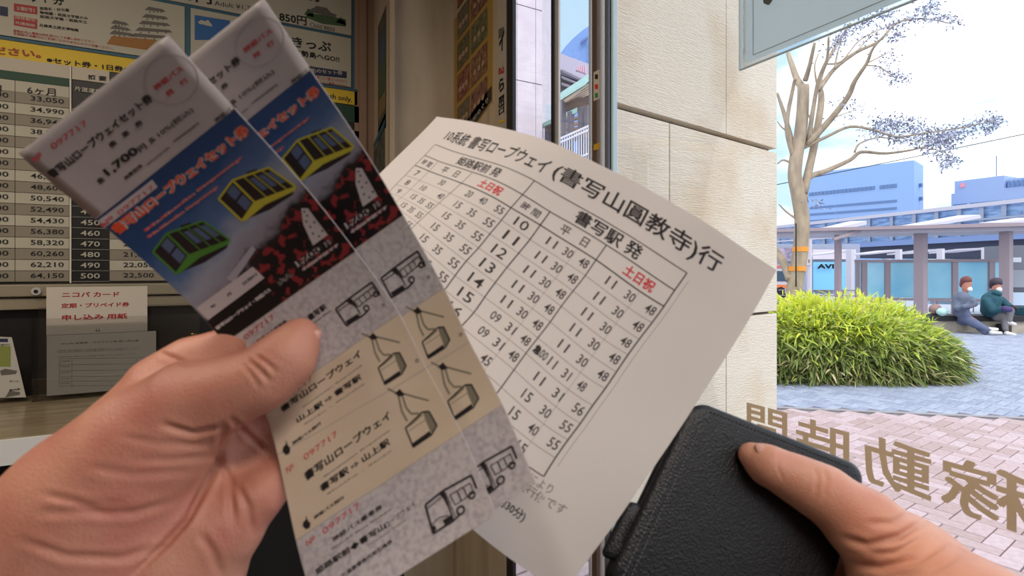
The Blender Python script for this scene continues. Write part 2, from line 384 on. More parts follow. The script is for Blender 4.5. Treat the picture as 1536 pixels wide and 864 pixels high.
# ================================================================ TICKET COUNTER WALL (plane V = 2)
VB = 2.0
def vbox(name, m, px0, py0, px1, py1, v, th, parent=None, pad=None, bevel=0):
    """panel whose face lies on V=v, opposite corners surveyed"""
    a = onV(px0, py0, v); b = onV(px1, py1, v)
    return MB().box((a.x, v, a.z), (b.x, v+th, b.z)).build(name, m, parent, bevel=bevel)
def Vu(px, v=1.985): return onV(px, 400, v).x
white = mat('board_white', C(172, 166, 148), .6, col2=C(164, 158, 140), nscale=2)
teal = mat('board_teal', C(46, 84, 100), .6)
ink = mat('black_ink', C(22, 20, 22), .7); redink = mat('dark_red_ink', C(150, 22, 30), .7)
yel = mat('board_yellow', C(204, 172, 44), .6, col2=C(196, 164, 34), nscale=3)
f0 = 1.985
zU, zY0, zH, zT, zB = 2.152, 2.099, 2.043, 2.006, 1.462
bd = empty('ticket_notice_board', (-.5, VB-.01, 2.35), 'large teal information board of white ticket cards above the yellow banner', 'notice board')
MB().box((-1.5, f0+.004, zU), (Vu(541), VB-.001, 2.69)).build('backing', teal, bd)
zD = 2.343
def card(u0, u1, z0, z1):
    return MB().box((u0, f0, z0), (u1, f0+.004, z1)).build('card', white, bd)
card(-1.4, Vu(277), zU+.008, zD-.005); card(Vu(286), Vu(526.5), zU+.01, zD-.005)
card(-1.4, Vu(527), zD+.006, 2.66)
S = Flat('V', f0)
K = Ink(S, .0008); Rk = Ink(S, .0008)
K.text('セット券', (25, 0), (97, 9), 26, .02); K.text('とくとくセット券', (300, -30), (484, 5), 26, .02)
K.text('1,700円', (232, -5), (318, 8), 20, .03); K.text('Adult ¥1,700', (322, 9), (388, 19), 9)
K.text('850円', (419, 32), (460, 39), 15, .03); K.text('Child ¥850', (465, 40), (502, 48), 7)
K.text('遊びきっぷ', (392, 64), (497, 79), 18, .03); K.text('坊勢島へGO!!', (440, 83), (509, 94), 10, .03)
K.text('姫路城・好古園', (60, 15), (104, 18), 6, .02); K.text('動物園・姫路文学館のみ', (60, 21), (132, 30), 6, .02); K.text('姫路文学館・姫路市立', (60, 27), (131, 36), 6, .02); K.text('兵庫県立歴史博物館', (59, 40), (118, 48), 6, .02)
Rk.text('姫路城内入場券は改札窓口にてお買い求めください。', (20, 48), (143, 65), 5, .01); Rk.text('各施設の休館日はご利用いただけませんのでご注意ください。', (20, 52), (170, 75), 5, .01)
Rk.text('船の運航は、時期等により異なりますので', (440, 113), (520, 125), 5, .01); Rk.text('乗船時刻をご確認の上ご乗車ください。', (440, 118), (522, 132), 5, .01)
K.build('lettering', ink, bd); Rk.build('red_lettering', redink, bd)
def patch(name, m, pts, par, off=.0006, sheet=None, label=None):
    I = Ink(sheet or S, off); I.pxpoly(pts); return I.build(name, m, par, label)
badge = mat('badge_red', C(150, 38, 40)); navy = mat('badge_navy', C(28, 38, 66)); blue = mat('picture_blue', C(34, 86, 140)); green = mat('picture_green', C(60, 84, 50)); gry = mat('picture_grey', C(92, 86, 78)); brn = mat('picture_brown', C(140, 92, 34))
patch('badge', badge, [(21, 17), (56, 22), (56, 10), (21, 5)], bd); patch('badge', badge, [(21, 38), (56, 44), (56, 29), (21, 23)], bd)
Wk = Ink(S, .0009); Wk.text('2割引', (25, 15), (52, 19), 8, .02); Wk.text('団体割引', (23, 28), (53, 33), 6, .02); Wk.text('共通施設', (23, 36), (53, 41), 6, .02)
patch('badge', navy, [(0, 23), (12, 25), (12, 11), (0, 9)], bd)
patch('badge', navy, [(400, 106), (520, 117.5), (520, 107.5), (400, 90)], bd); Wk.text('姫路港(飾磨港)のセット券', (420, 105), (514, 114), 8, .02); Wk.build('white_lettering', white, bd)
patch('picture', blue, [(292, 60), (345, 60), (345, 31), (292, 22.5)], bd, label='blue sea picture with a white island')
Ic = Ink(S, .001); Ic.pxpoly([(297, 33), (302, 30), (307, 32), (312, 30), (317, 36), (319, 40), (312, 39), (305, 37), (299, 36)]); Ic.build('white_island_print', white, bd)
# castle picture
patch('castle_base_print', brn, [(160, 66), (220, 75), (236, 60), (168, 54)], bd)
I = Ink(S, .001)
for cx, cy, w in ((180, 34, 22), (181, 42, 26), (183, 50, 32), (233, 14, 26), (233, 25, 34), (232, 35, 42), (231, 45, 50), (226, 54, 54)):
    I.pxpoly([(cx-w/2-3, cy+1), (cx+w/2+3, cy+4), (cx+w/2-2, cy), (cx-w/2+3, cy-4)])
    for k in range(4):
        x = cx-w/2+4+k*(w-6)/3.5; I.pxpoly([(x, cy+5), (x+2, cy+5.5), (x+2, cy+3), (x, cy+2.6)])
I.build('castle_roof_print', gry, bd)
I = Ink(S, .001); I.pxpoly([(458, 26), (484, 36), (519, 40), (517, 32), (500, 24), (462, 20)]); I.pxpoly([(456, 22), (462, 13), (470, 16), (470, 26)]); I.pxpoly([(504, 34), (510, 26), (519, 30), (519, 38)]); I.build('trees_print', green, bd)
I = Ink(S, .0013); I.pxpoly([(464, 18), (500, 26), (506, 23), (496, 19), (468, 12)]); I.pxpoly([(470, 13), (496, 19), (490, 12), (474, 9)]); I.build('pavilion_print', gry, bd)
# yellow banner
bn = MB().box((-1.5, f0, zY0), (Vu(536), VB-.001, zU)).build('yellow_banner', yel); tag(bn, 'long yellow banner strip with brown and black lettering above the fare table', 'banner')
K = Ink(S, .0008); K.text('※セット券・1日券/21', (70, 94), (200, 110), 11, .04); K.text('Cash only.', (481, 148), (528, 156), 11, .02); K.build('lettering', ink, bn)
K = Ink(S, .0008); K.text('お求めください。', (-105, 73), (62, 88), 17, .05); K.build('lettering', mat('brown_ink', C(140, 60, 20)), bn, 'brown lettering')
MB().box((-1.5, f0-.003, zU-.004), (Vu(536), f0, zU+.004)).build('edge_strip', teal, bn)
# fare table
ft = empty('fare_table_board', (-.5, VB-.01, 1.47), 'black, white and grey striped bus fare table under the yellow banner', 'fare table')
MB().box((-1.5, f0+.003, zB), (Vu(543), VB-.001, zY0)).build('backing', mat('board_black', C(18, 16, 17), .5), ft)
grn = mat('board_green', C(30, 62, 44), .6)
def tb(name, m, p0, p1, z0, z1, o=.0): return MB().box((Vu(p0) if p0 > -50 else -1.4, f0-o, z0), (Vu(p1), f0+.003, z1)).build(name, m, ft)
tb('header_strip', mat('board_pale', C(176, 166, 148)), -99, 104, 2.062, zY0); tb('header_strip', grn, -99, 104, 2.038, 2.062); tb('header_strip', MATS['board_pale'], 108, 164, 2.062, zY0)  # left pale strip paints reflected light above the green header
tb('header_strip', grn, 240, 541, 2.036, zY0-.004)
K = Ink(S, .0012); Wk = Ink(S, .0012)
rowh = (zT-zB-.004)/17
stripe = mat('board_stripe', C(128, 120, 104), .6)
cols = [(-99, 22), (23, 103.5)]
tb('header_cell', white, -99, 22, zT, 2.037); tb('header_cell', white, 23, 103.5, zT, 2.037)
K.text('6ヶ月', (41, 141), (84, 145), 15, .01); K.text('3ヶ月', (-40, 133), (2, 139), 15, .01)
left = '40 70 90 20 50 70 90 20 50 30 90 30 50 60 10 30 60'.split()
fare = [33050, 34990, 36940, 38880, 40830, 42770, 44710, 46660, 48600, 50540, 52490, 54430, 56380, 58320, 60260, 62210, 64150]
for i in range(17):
    z1 = zT-i*rowh; z0 = z1-rowh; m = stripe if i % 2 == 0 else white
    for (a, b) in cols: tb('table_cell', m, a, b, z0+.001, z1-.0005)
    tb('table_cell', m, 164.5, 300, z0+.001, z1-.0005); tb('table_cell', m, 420, 539, z0+.001, z1-.0005)
    h = .0165; zz = z0+rowh*.27
    K.textbox('%d,%03d' % (fare[i]//1000, fare[i] % 1000), (Vu(46), zz), (1, 0), Vu(96)-Vu(46), h, .012)
    K.textbox('17,%s0' % left[i], (Vu(-40), zz), (1, 0), Vu(13)-Vu(-40), h, .012)
    if i >= 1: Wk.textbox(str(330+10*(i)+10), (Vu(121), zz), (1, 0), Vu(150)-Vu(121), h*.95, .01)
    v = (340+10*i)*45
    K.textbox('%d,%03d' % (v//1000, v % 1000), (Vu(185), zz), (1, 0), Vu(231)-Vu(185), h, .012)
    K.textbox('%d' % (v-200*i), (Vu(490), zz), (1, 0), Vu(520)-Vu(490), h, .012)
Wk.text('片道運賃', (112, 136), (152, 142), 9, .02); K.text('摘 要', (132, 119), (160, 122), 9, .03)
for i in range(1, 18): Wk.line((Vu(108), zT-i*rowh), (Vu(164), zT-i*rowh), .0008, 1)
K.build('lettering', ink, ft); Wk.build('white_lettering', white, ft)
MB().box((Vu(104.6), f0-.002, zB), (Vu(107), f0+.003, zY0)).build('edge_highlight_strip', mat('edge_highlight_white', C(205, 196, 180)), ft)  # white strip paints the highlight along the table edge
# rail, dark recess, counter
rail = empty('counter_rail', (-.5, 1.98, 1.38), 'beige metal rail with round screw caps under the fare table', 'rail'); rm = mat('beige_metal', C(138, 128, 108), .45, col2=C(126, 116, 96), nscale=3)
MB().box((-2.2, 1.955, 1.425), (.37, 1.999, 1.459)).build('upper_bar', rm, rail, bevel=.003); MB().box((-2.2, 1.965, 1.388), (.37, 1.999, 1.42)).build('lower_bar', rm, rail, bevel=.003)
for px in (55, -60):
    p = onV(px, 437, 1.955); MB().tube([p+Vector((0, .002, 0)), p-Vector((0, .006, 0))], .011, 20).build('screw_cap', MATS['white_aluminium'], rail); MB().tube([p-Vector((0, .005, 0)), p-Vector((0, .008, 0))], .005, 12).build('screw', blackm, rail)
MB().box((-2.2, 1.992, 1.14), (.37, 1.999, 1.386)).build('dark_panel', dark, rail)
ct = empty('ticket_counter', (-.8, 1.75, 0), 'ticket counter with mottled stone top, white front edge and black base', 'counter')
MB().box((-2.6, 1.5, 1.115), (.44, 1.99, 1.14)).build('counter_top', mat('counter_stone', C(150, 136, 110), .22, col2=C(112, 98, 76), nscale=7, stretch=(.8, 4, 1), detail=8, lo=.3, hi=.7), ct)
MB().box((-2.6, 1.485, 1.088), (.44, 1.5, 1.14)).build('front_edge', mat('edge_white', C(206, 204, 200), .4), ct)
MB().box((-2.6, 1.58, 0), (.44, 1.97, 1.114)).build('base', mat('counter_black', C(10, 9, 9), .8), ct)
# red lettered sign and forms in the acrylic stand
v1 = 1.90
acr = glassmat('acrylic', (.93, .93, .93, 1), .6, extra=.02)
hold = empty('acrylic_leaflet_stand', onV(140, 597, v1), 'clear acrylic leaflet stand on the counter holding the application forms', 'leaflet stand')
a = onV(52, 597, v1); b = onV(300, 470, v1)
MB().box((a.x, v1-.02, 1.141), (b.x, v1-.018, b.z)).build('front_sheet', acr, hold); MB().box((a.x, v1+.03, 1.141), (b.x, v1+.032, b.z+.03)).build('back_sheet', acr, hold)
for q in (a.x, b.x): MB().box((q-.0015, v1-.02, 1.141), (q+.0015, v1+.03, b.z)).build('side_sheet', acr, hold)
sg = vbox('paper_sign', mat('paper_warm', C(186, 176, 162), .7), 69.5, 503, 221, 429, v1, .001); tag(sg, 'white paper sign with three lines of dark red Japanese writing', 'sign')
S2 = Flat('V', v1); K = Ink(S2, .0006); rd = mat('sign_red', C(150, 26, 30))
K.text('ニコパ カード', (93, 446), (179, 445), 9.5, .03); K.text('定期・プリペイド券', (92, 462.5), (194, 460), 9, .03); K.text('申し込み 用紙', (93, 481), (191, 478), 10.5, .035); K.build('lettering', rd, sg)
K = Ink(S2, .0006); K.text('↓↓', (143, 498), (150, 498), 7, .02); K.build('arrow_marks', ink, sg)
v2 = v1-.012
fm = vbox('application_form', mat('paper_grey', C(172, 166, 154), .7), 70, 594, 234, 496.5, v2, .004); tag(fm, 'stack of printed application forms below the red lettered sign', 'form')
S3 = Flat('V', v2); K = Ink(S3, .0006)
K.text('NicoPa 定期券・プリペイド券 購入申込書', (92, 517), (208, 512), 3.5, .02)
for y in (525, 527.5, 534.5): K.text('お客様の個人情報はこの申込書の取扱い以外には使用いたしません', (86, y+2), (208, y-3), 2, .0)
for y in (538, 547, 556, 565, 572, 579): K.line(S3.page(89, y), S3.page(220, y-1.5), .0008, 1)
for x in (89, 108, 205, 219): K.line(S3.page(x, 538), S3.page(x, 580), .0007, 1)
for y in (543, 551, 560, 569, 576): K.text('氏名住所', (91, y), (105, y-.3), 3.2)
K.build('form_print', mat('grey_ink', C(90, 86, 82)), fm)
lf = MB().prism([onV(-30, 597, v1), onV(39, 596, v1), onV(17.5, 506, v1), onV(-30, 504, v1)], (0, .002, 0)).build('leaflet', MATS['paper_grey']); tag(lf, 'white leaflet with green and blue pictures leaning at the left edge', 'leaflet')
patch('picture', mat('leaf_green', C(120, 128, 62)), [(-20, 550), (16, 550), (16, 519), (-20, 519)], lf, sheet=S2, label='olive green picture'); patch('picture', navy, [(-20, 513), (12, 513), (12, 508), (-20, 508)], lf, sheet=S2, label='narrow blue strip')
patch('picture', MATS['picture_grey'], [(2, 563), (24, 561), (26, 556), (8, 553), (0, 556)], lf, sheet=S2, label='grey bus picture'); patch('picture', MATS['picture_grey'], [(8, 596), (30, 592), (30, 588), (14, 586)], lf, sheet=S2)
K = Ink(S2, .0008); K.text('ご利用ください', (0, 519), (15, 518), 4, .02); K.text('乗り方', (14, 573), (28, 573), 3); K.text('案内図', (14, 587), (30, 585), 4, .02); K.build('lettering', ink, lf)
ck = onV(289, 503, 1.96); kn = MB().tube([ck+Vector((-.012, 0, 0)), ck+Vector((.0, -.004, .004)), ck+Vector((.014, 0, .001))], [.004, .006, .004], 10).tube([ck+Vector((0, .03, 0)), ck], .004, 8).build('brass_latch', mat('brass', C(190, 160, 100), .25, metal=.9), smooth=True); tag(kn, 'small brass latch in the dark recess behind the hand', 'latch')
# ================================================================ POSTERS
def poster(name, kind, k, pts, m, label, th=.001):
    f = onU if kind == 'U' else onV; off = (th, 0, 0) if kind == 'U' else (0, th, 0)
    q = MB().prism([f(x, y, k) for x, y in pts], off).build(name, m); return tag(q, label, 'poster')
uR = .44-.001
p = poster('photo_poster', 'U', uR, [(567, 40), (579, 8), (579, 190), (567, 218)], mat('poster_pic', C(92, 84, 72), .5, col2=C(50, 64, 62), nscale=30, lo=.4, hi=.6), 'narrow dark photo poster on the side wall by the fare board')
pS = Flat('U', uR-.0002)
for pts, m in (([(568, 70), (578.5, 36), (578.5, 78), (568, 112)], mat('pp_blue', C(70, 84, 100))), ([(568, 112), (578.5, 80), (578.5, 132), (568, 150)], mat('pp_green', C(74, 88, 66))), ([(568, 152), (578.5, 134), (578.5, 160), (568, 184)], mat('pp_ochre', C(120, 104, 70)))): patch('picture', m, pts, p, sheet=pS)
p = poster('landscape_poster', 'U', uR, [(555.5, 222), (578.5, 168), (578.5, 262), (555.5, 300)], white, 'lower white edged poster of dark trees on the side wall')
patch('picture', MATS['poster_pic'], [(557, 236), (577.5, 190), (577.5, 258), (557, 292)], p, sheet=pS); patch('picture', teal, [(558, 222), (577.5, 178), (577.5, 188), (558, 232)], p, sheet=pS)
uP = UG-.001
p = poster('cartoon_poster', 'U', uP, [(681.5, 30), (738.5, -60), (738.5, 152), (681.5, 232)], mat('poster_mustard', C(158, 124, 56), .55), 'mustard yellow poster of six small picture panels with a dark caption strip')
pS = Flat('U', uP-.0002)
def lerp(a, b, t): return a+(b-a)*t
pm = [mat('panel_%s' % n, c, .6, col2=c2, nscale=60, lo=.35, hi=.75, detail=6) for n, c, c2 in (('red', C(96, 40, 32), C(160, 110, 86)), ('green', C(62, 72, 46), C(130, 116, 84)), ('grey', C(84, 78, 62), C(120, 104, 86)), ('rust', C(92, 50, 36), C(150, 120, 90)), ('olive', C(66, 68, 42), C(124, 108, 76)), ('plum', C(88, 48, 50), C(150, 116, 90)))]
for r in range(5):
    for c in range(2):
        x0, x1 = ((686, 704.5), (706.5, 731))[c]
        def yy(x, t): return lerp(-31, 205, t)+(x-686)*-(lerp(1.55, 1.0, t))
        t0 = .02+r*.2; t1 = t0+.17
        patch('picture', pm[(r*2+c*3) % 6], [(x0, yy(x0, t1)), (x1, yy(x1, t1)), (x1, yy(x1, t0)), (x0, yy(x0, t0))], p, sheet=pS)
        for k in range(3):
            xx = lerp(x0, x1, .25+.25*k); I = Ink(pS, .0012); ym = lerp(yy(xx, t0), yy(xx, t1), .6); w = 2.2
            I.pxpoly([(xx+w*math.cos(q)*1.0, ym+math.sin(q)*4.2-(math.cos(q)*w)) for q in [i*math.pi/4 for i in range(8)]]); I.build('figure_print', mat('skin_print', C(166, 138, 112)), p)
patch('caption_strip', mat('caption_dark', C(52, 44, 38)), [(683, 229), (737.5, 150), (737.5, 128), (683, 205)], p, sheet=pS)
I = Ink(Flat('U', uP-.0004), .001); I.text('姫路城下町めぐり', (690, 212), (733, 152), 5, .02); I.build('lettering', white, p)
p = poster('narrow_paper_notice', 'U', uP, [(746.5, -60), (757.2, -60), (757.2, 188), (746.5, 200)], mat('notice_white', C(168, 156, 142)), 'narrow pale notice with black writing beside the black window frame')
pS = Flat('U', uP-.0002); K = Ink(pS, .0006)
for ch, y, h in (('イ', 80, 16), ('ら', 140, 11), ('ー', 152, 3), ('出', 164, 9), ('口', 174, 5)): K.text(ch, (748.5, y), (756.5, y-6), h, .05)
K.build('lettering', ink, p); patch('badge', badge, [(748, 112), (756, 109), (756, 100), (748, 103)], p, sheet=pS); K = Ink(pS, .0008); K.text('入', (750, 110), (755, 108), 7, .02); K.build('lettering', white, p)
patch('badge', gry, [(748, 58), (756, 54), (756, 40), (748, 44)], p, sheet=pS); patch('badge', yel, [(748, 186), (757, 182), (757, 178), (748, 182)], p, sheet=pS)
# ================================================================ ON THE GLASS
sg = empty('acrylic_sign_sleeve', onU(1111, 105, UG-.006), 'clear sleeve with a pale grey-green sheet hung on the glass, top right', 'sign')
uS = UG-.006; pS_ = Flat('U', uS)
q = onU(1110, 105, uS); v0 = q.y; z0 = q.z; v3 = v0-.46
MB().box((uS, v3, z0), (uS+.002, v0, z0+.36)).build('sleeve', glassmat('sleeve_clear', (.9, .93, .95, 1), .5, extra=.05), sg)
q2 = onU(1117.5, 96, uS)
MB().box((uS+.0004, v3+.01, q2.z), (uS+.0016, q2.y, z0+.35)).v and link('sheet', (lambda me: (me.from_pydata([(uS+.001, v3+.01, q2.z), (uS+.001, q2.y, q2.z), (uS+.001, q2.y, z0+.35), (uS+.001, v3+.01, z0+.35)], [], [(0, 1, 2, 3)]), me)[1])(bpy.data.meshes.new('sheet')), mat('back_of_print', C(226, 234, 230), .7, col2=C(220, 228, 226), nscale=6), sg); translucent(MATS['back_of_print'], .8)
for a, b in (((v0, z0), (v0, z0+.36)), ((v0, z0), (v3, z0))): MB().tube([(uS, a[0], a[1]), (uS, b[0], b[1])], .0016, 8).build('rim', lightm, sg)
K = Ink(Flat('U', uS-.0002), .0004); g = K.s.page(1130, 82.5); gx = -v3-.03
K.line(g, (gx, g[1]), .0012, 4); K.line(g, (g[0], z0+.34), .0012, 4); K.build('border_line', mat('line_grey', C(130, 138, 134)), sg)
K = Ink(Flat('U', uS-.0002), .0004); g = K.s.page(1143, 13); K.textbox('0', g, (1, 0), .022, .045, .03); K.build('lettering', mat('dark_grey_ink', C(70, 72, 66)), sg)
# mirrored white-beige lettering on the outer face of the glass
lt = mat('vinyl_beige', C(232, 210, 180), .6); ltr = []
FL = Flat('U', UG+.0015)
for ch, p0, p1 in (('間', 1120, 1181), ('時', 1194, 1274), ('動', 1297, 1397), ('稼', 1411, 1548)):
    x0 = FL.page(p0, 500)[0]; x1 = FL.page(p1, 500)[0]; K = Ink(FL, 0.0); K.textbox(ch, (x0, 1.2525), (1, 0), x1-x0, .0565, -.020, mirror=True)
    me_pts = K.build('window_lettering', lt)
    del me_pts['kind']
    tag(me_pts, {'間': 'mirrored beige vinyl character above the wallet top edge, leftmost on the glass', '時': 'second mirrored beige vinyl character, partly behind the wallet', '動': 'beige mirrored vinyl character just right of the wallet corner', '稼': 'widest mirrored beige vinyl character at the right picture edge'}[ch], 'window lettering', None)
# ================================================================ SET TICKETS
TY = [0, 44, 133, 169, 197, 229, 267]
TL = [(27, 230), (143, 328.5), (337, 515), (394, 612), (416, 682), (444, 812), (482, 938)]
TR = [(251, 53), (352, 163), (534, 377), (599, 471), (639, 552), (692, 648), (744, 771)]
BR = [(395, -3), (466, 105), (605, 323), (666, 432), (704, 512), (754, 607), (803, 724)]
TILT = [.018, .016, .010, .006, .004, .002, 0]
TD = [.232, .243, .258, .256, .25, .239, .224]
def tsheet(shift, dd):
    ct = []; dp = []
    for i, y in enumerate(TY):
        o = (BR[i][0]-TR[i][0], BR[i][1]-TR[i][1]) if shift else (0, 0)
        for x, p, sg_ in ((0, TL[i], 1), (80, TR[i], -1)): ct.append((x, y, p[0]+o[0], p[1]+o[1])); dp.append((x, y, TD[i]+sg_*TILT[i]))
        ct.append((40, y, (TL[i][0]+TR[i][0])/2+o[0], (TL[i][1]+TR[i][1])/2+o[1])); dp.append((40, y, TD[i]+.0015))
    return Sheet(ct, dp, ddepth=dd)
def sheet_mesh(S, x0, y0, x1, y1, nx, ny, th, single=False):
    X, Y = np.meshgrid(np.linspace(x0, x1, nx+1), np.linspace(y0, y1, ny+1)); Q = np.stack([X.ravel(), Y.ravel()], 1)
    A = S.pos(Q, 1e-6); B = S.pos(Q, -th); n = len(Q); m = MB(); F = []
    for j in range(ny):
        for i in range(nx):
            a = j*(nx+1)+i; F.append((a, a+1, a+nx+2, a+nx+1)); single or F.append((a+n+nx+1, a+n+nx+2, a+n+1, a+n))
    rim = [i for i in range(nx+1)]+[(j+1)*(nx+1)+nx for j in range(ny)]+[ny*(nx+1)+i for i in range(nx-1, -1, -1)]+[j*(nx+1) for j in range(ny-1, 0, -1)]
    if not single:
        for a, b in zip(rim, rim[1:]+rim[:1]): F.append((a, b, b+n, a+n))
    m.add((A if single else np.concatenate([A, B])).tolist(), F); return m
def uvrect(ink, x0, y0, x1, y1, nx, ny):
    ink.rect(x0, y0, x1, y1, nx, ny); X, Y = np.meshgrid(np.linspace(0, 1, nx+1), np.linspace(0, 1, ny+1)); return np.stack([X.ravel(), Y.ravel()], 1)
def photo_mat():
    m = bpy.data.materials.new('photo_print'); m.use_nodes = True; n = m.node_tree.nodes; L = m.node_tree.links; b = n['Principled BSDF']; b.inputs['Roughness'].default_value = .45
    uv = n.new('ShaderNodeUVMap'); sx = n.new('ShaderNodeSeparateXYZ'); L.new(uv.outputs[0], sx.inputs[0])
    nz = n.new('ShaderNodeTexNoise'); nz.inputs['Scale'].default_value = 7; nz.inputs['Detail'].default_value = 7; L.new(uv.outputs[0], nz.inputs['Vector'])
    def M(op, a, b_=None, c=None):
        q = n.new('ShaderNodeMath'); q.operation = op
        for i, v in enumerate((a, b_, c)):
            if v is None: continue
            if isinstance(v, (int, float)): q.inputs[i].default_value = v
            else: L.new(v, q.inputs[i])
        return q.outputs[0]
    t = M('MULTIPLY_ADD', sx.outputs[0], .26, sx.outputs[1]); t = M('MULTIPLY_ADD', nz.outputs['Fac'], .22, t)
    r = n.new('ShaderNodeValToRGB'); L.new(t, r.inputs[0]); e = r.color_ramp.elements
    st = [(.0, C(28, 46, 86)), (.45, C(42, 74, 124)), (.66, C(84, 110, 152)), (.80, C(150, 154, 170)), (.90, C(138, 132, 144)), (.945, C(34, 26, 28)), (1.0, C(16, 10, 12))]
    e[0].position, e[0].color = st[0]; e[1].position, e[1].color = st[-1]
    for p, c in st[1:-1]: q = e.new(p); q.color = c
    n2 = n.new('ShaderNodeTexNoise'); n2.inputs['Scale'].default_value = 16; n2.inputs['Detail'].default_value = 4; L.new(uv.outputs[0], n2.inputs['Vector'])
    red = M('MULTIPLY', M('GREATER_THAN', n2.outputs['Fac'], .55), M('GREATER_THAN', t, .95)); red = M('MULTIPLY', red, M('GREATER_THAN', sx.outputs[0], .42))
    mx = n.new('ShaderNodeMixRGB'); L.new(red, mx.inputs[0]); L.new(r.outputs[0], mx.inputs[1]); mx.inputs[2].default_value = C(132, 38, 44)
    L.new(mx.outputs[0], b.inputs['Base Color']); return m
PH = photo_mat()
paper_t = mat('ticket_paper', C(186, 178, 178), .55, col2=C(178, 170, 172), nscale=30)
coup_g = mat('coupon_grey', C(198, 191, 192), .6, col2=C(172, 164, 170), nscale=420, lo=.42, hi=.66, detail=3)
coup_y = mat('coupon_cream', C(216, 198, 176), .6, col2=C(208, 188, 164), nscale=30)
t_ink = mat('ticket_ink', C(34, 30, 32), .7); t_red = mat('ticket_red', C(192, 84, 88), .7); t_pink = mat('ticket_pink', C(206, 84, 92)); t_or = mat('title_orange', C(226, 84, 48)); t_wh = mat('print_white', C(192, 182, 184))
t_grey = mat('print_grey', C(128, 122, 104)); t_dk = mat('print_dark', C(40, 30, 34)); g_green = mat('gondola_green', C(78, 132, 48)); g_yel = mat('gondola_yellow', C(190, 180, 58)); t_fade = mat('faded_print', C(112, 104, 100)); g_mid = mat('gondola_shade', C(150, 142, 120))
T1 = tsheet(False, 0.0); T2 = tsheet(True, .0035)
def ticket(S, label):
    R = T1                                                 # pixel surveys were all taken on the front ticket
    def pg(p): return R.page(*p)
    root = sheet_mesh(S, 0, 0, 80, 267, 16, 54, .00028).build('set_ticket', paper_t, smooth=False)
    for pl in root.data.polygons: pl.use_smooth = True
    tag(root, label, 'ticket', 'paper set tickets held by the left hand')
    class I2(Ink):
        def text(s, txt, a, b, hpx, bold=0.0, ky=1.0):
            p0 = pg(a); p1 = pg(b); w = np.linalg.norm(p1-p0); e = (p1-p0)/w; s.textbox(txt, p0, e, w, hpx*w/math.dist(a, b)*ky, bold)
        def pxpoly(s, pts): s.poly([pg(p) for p in pts])
        def pxl(s, pts, w, closed=False): s.pline([pg(p) for p in pts], w, closed)
    def zone(name, m, y0, y1, ny):
        I = I2(S, .00008); uv = uvrect(I, 0.15, y0, 79.85, y1, 14, ny); ob = I.build(name, m, root); l = ob.data.uv_layers.new(name='UVMap')
        for lp in ob.data.loops: l.data[lp.index].uv = uv[lp.vertex_index]
        for pl in ob.data.polygons: pl.use_smooth = True
        return ob
    ob = zone('photo_print', PH, 44, 133, 18); ob['label'] = 'blue sky and autumn forest photograph panel'
    zone('coupon_print', coup_g, 133, 168.7, 8)['label'] = 'mottled grey bus coupon'; zone('coupon_print', coup_y, 169, 197, 6)['label'] = 'cream cable car coupon'
    zone('coupon_print', coup_y, 197.4, 228.7, 6)['label'] = 'lower cream cable car coupon'; zone('coupon_print', coup_g, 229, 266.9, 8)['label'] = 'mottled grey bus coupon at the end'
    K = I2(S, .00030); Rd = I2(S, .00031); Pk = I2(S, .00034); Wh = I2(S, .00022); Or = I2(S, .00036); G = I2(S, .00014); F = I2(S, .00015)
    # header stub
    Rd.text('№', (54, 243), (67, 233), 9, .02); Rd.text('097717', (82, 224), (135, 186), 10, .01)
    K.text('書写山ロープウェイセット券', (81, 268), (232, 150), 15, .04); K.text('乗　車　券', (169, 222), (217, 185), 9, .03)
    K.text('金', (151, 276), (160, 269), 9, .04); K.text('1,700', (166, 265), (212, 229), 15, .04); K.text('円', (213, 229), (223, 221), 10, .03); K.text('各', (227, 216), (236, 209), 8, .04)
    K.text('10%(税込)', (242, 207), (293, 168), 11, .01); K.text('消費税等', (190, 270), (216, 249), 6, .03); F.text('(本券は当日限り有効)', (222, 249), (256, 222), 4, .03); F.text('10000000円', (262, 214), (300, 186), 4, .05)
    K.text('神姫バス', (325, 184), (357, 160), 7, .02)
    c = pg((257, 120)); Cc = I2(S, .00016); Cc.pline([c+np.array([11.2*math.cos(a), 11.2*math.sin(a)]) for a in np.linspace(0, 2*math.pi, 40)], .4); Cc.build('stamp_ring', mat('ring_grey', C(168, 158, 160)), root)
    Rd2 = I2(S, .00018); Rd2.text('神姫バス', (235, 137), (277, 105), 10, .03); Rd2.text('発　行', (253, 146), (284, 122), 9, .03)
    # photograph panel
    Wh.pxpoly([(148, 330), (229, 269), (237, 280), (156, 342)]); Rd.text('№ 097717', (155, 341), (234, 281), 8, .01)
    for ink_, o in ((Wh, .13), (Or, .03)): ink_.text('書写山ロープウェイセット券', (178, 353) , (378, 199), 20, o)
    for a, b, h in (((220, 348), (366, 237), 6), ((224, 358), (330, 281), 6)): Wh.text('Mt.Shosha Ropeway', a, b, h, .12); Pk.text('Mt.Shosha Ropeway', a, b, h, .03)
    for base, (dx, dy), fr in (((0, 0), (0, 0), 'green'), ((99, -80), (0, 0), 'yel')):
        q = lambda L_: [(x+base[0], y+base[1]) for x, y in L_]
        D = I2(S, .00012); D.pxpoly(q([(229, 378), (250, 350), (283, 383), (264, 411)])); D.pxpoly(q([(250, 350), (304, 331), (345, 360), (283, 383)])); D.pxpoly(q([(264, 411), (283, 383), (345, 360), (340, 372), (306, 394)])); D.pxpoly(q([(270, 338), (286, 333), (290, 340), (274, 344)])); D.build('gondola_print', t_dk, root)
        Gm = I2(S, .00019); w = 1.0
        Gm.pxl(q([(229, 378), (250, 350), (304, 331), (345, 360), (283, 383), (264, 411), (229, 378)]), w); Gm.pxl(q([(250, 350), (283, 383)]), w)
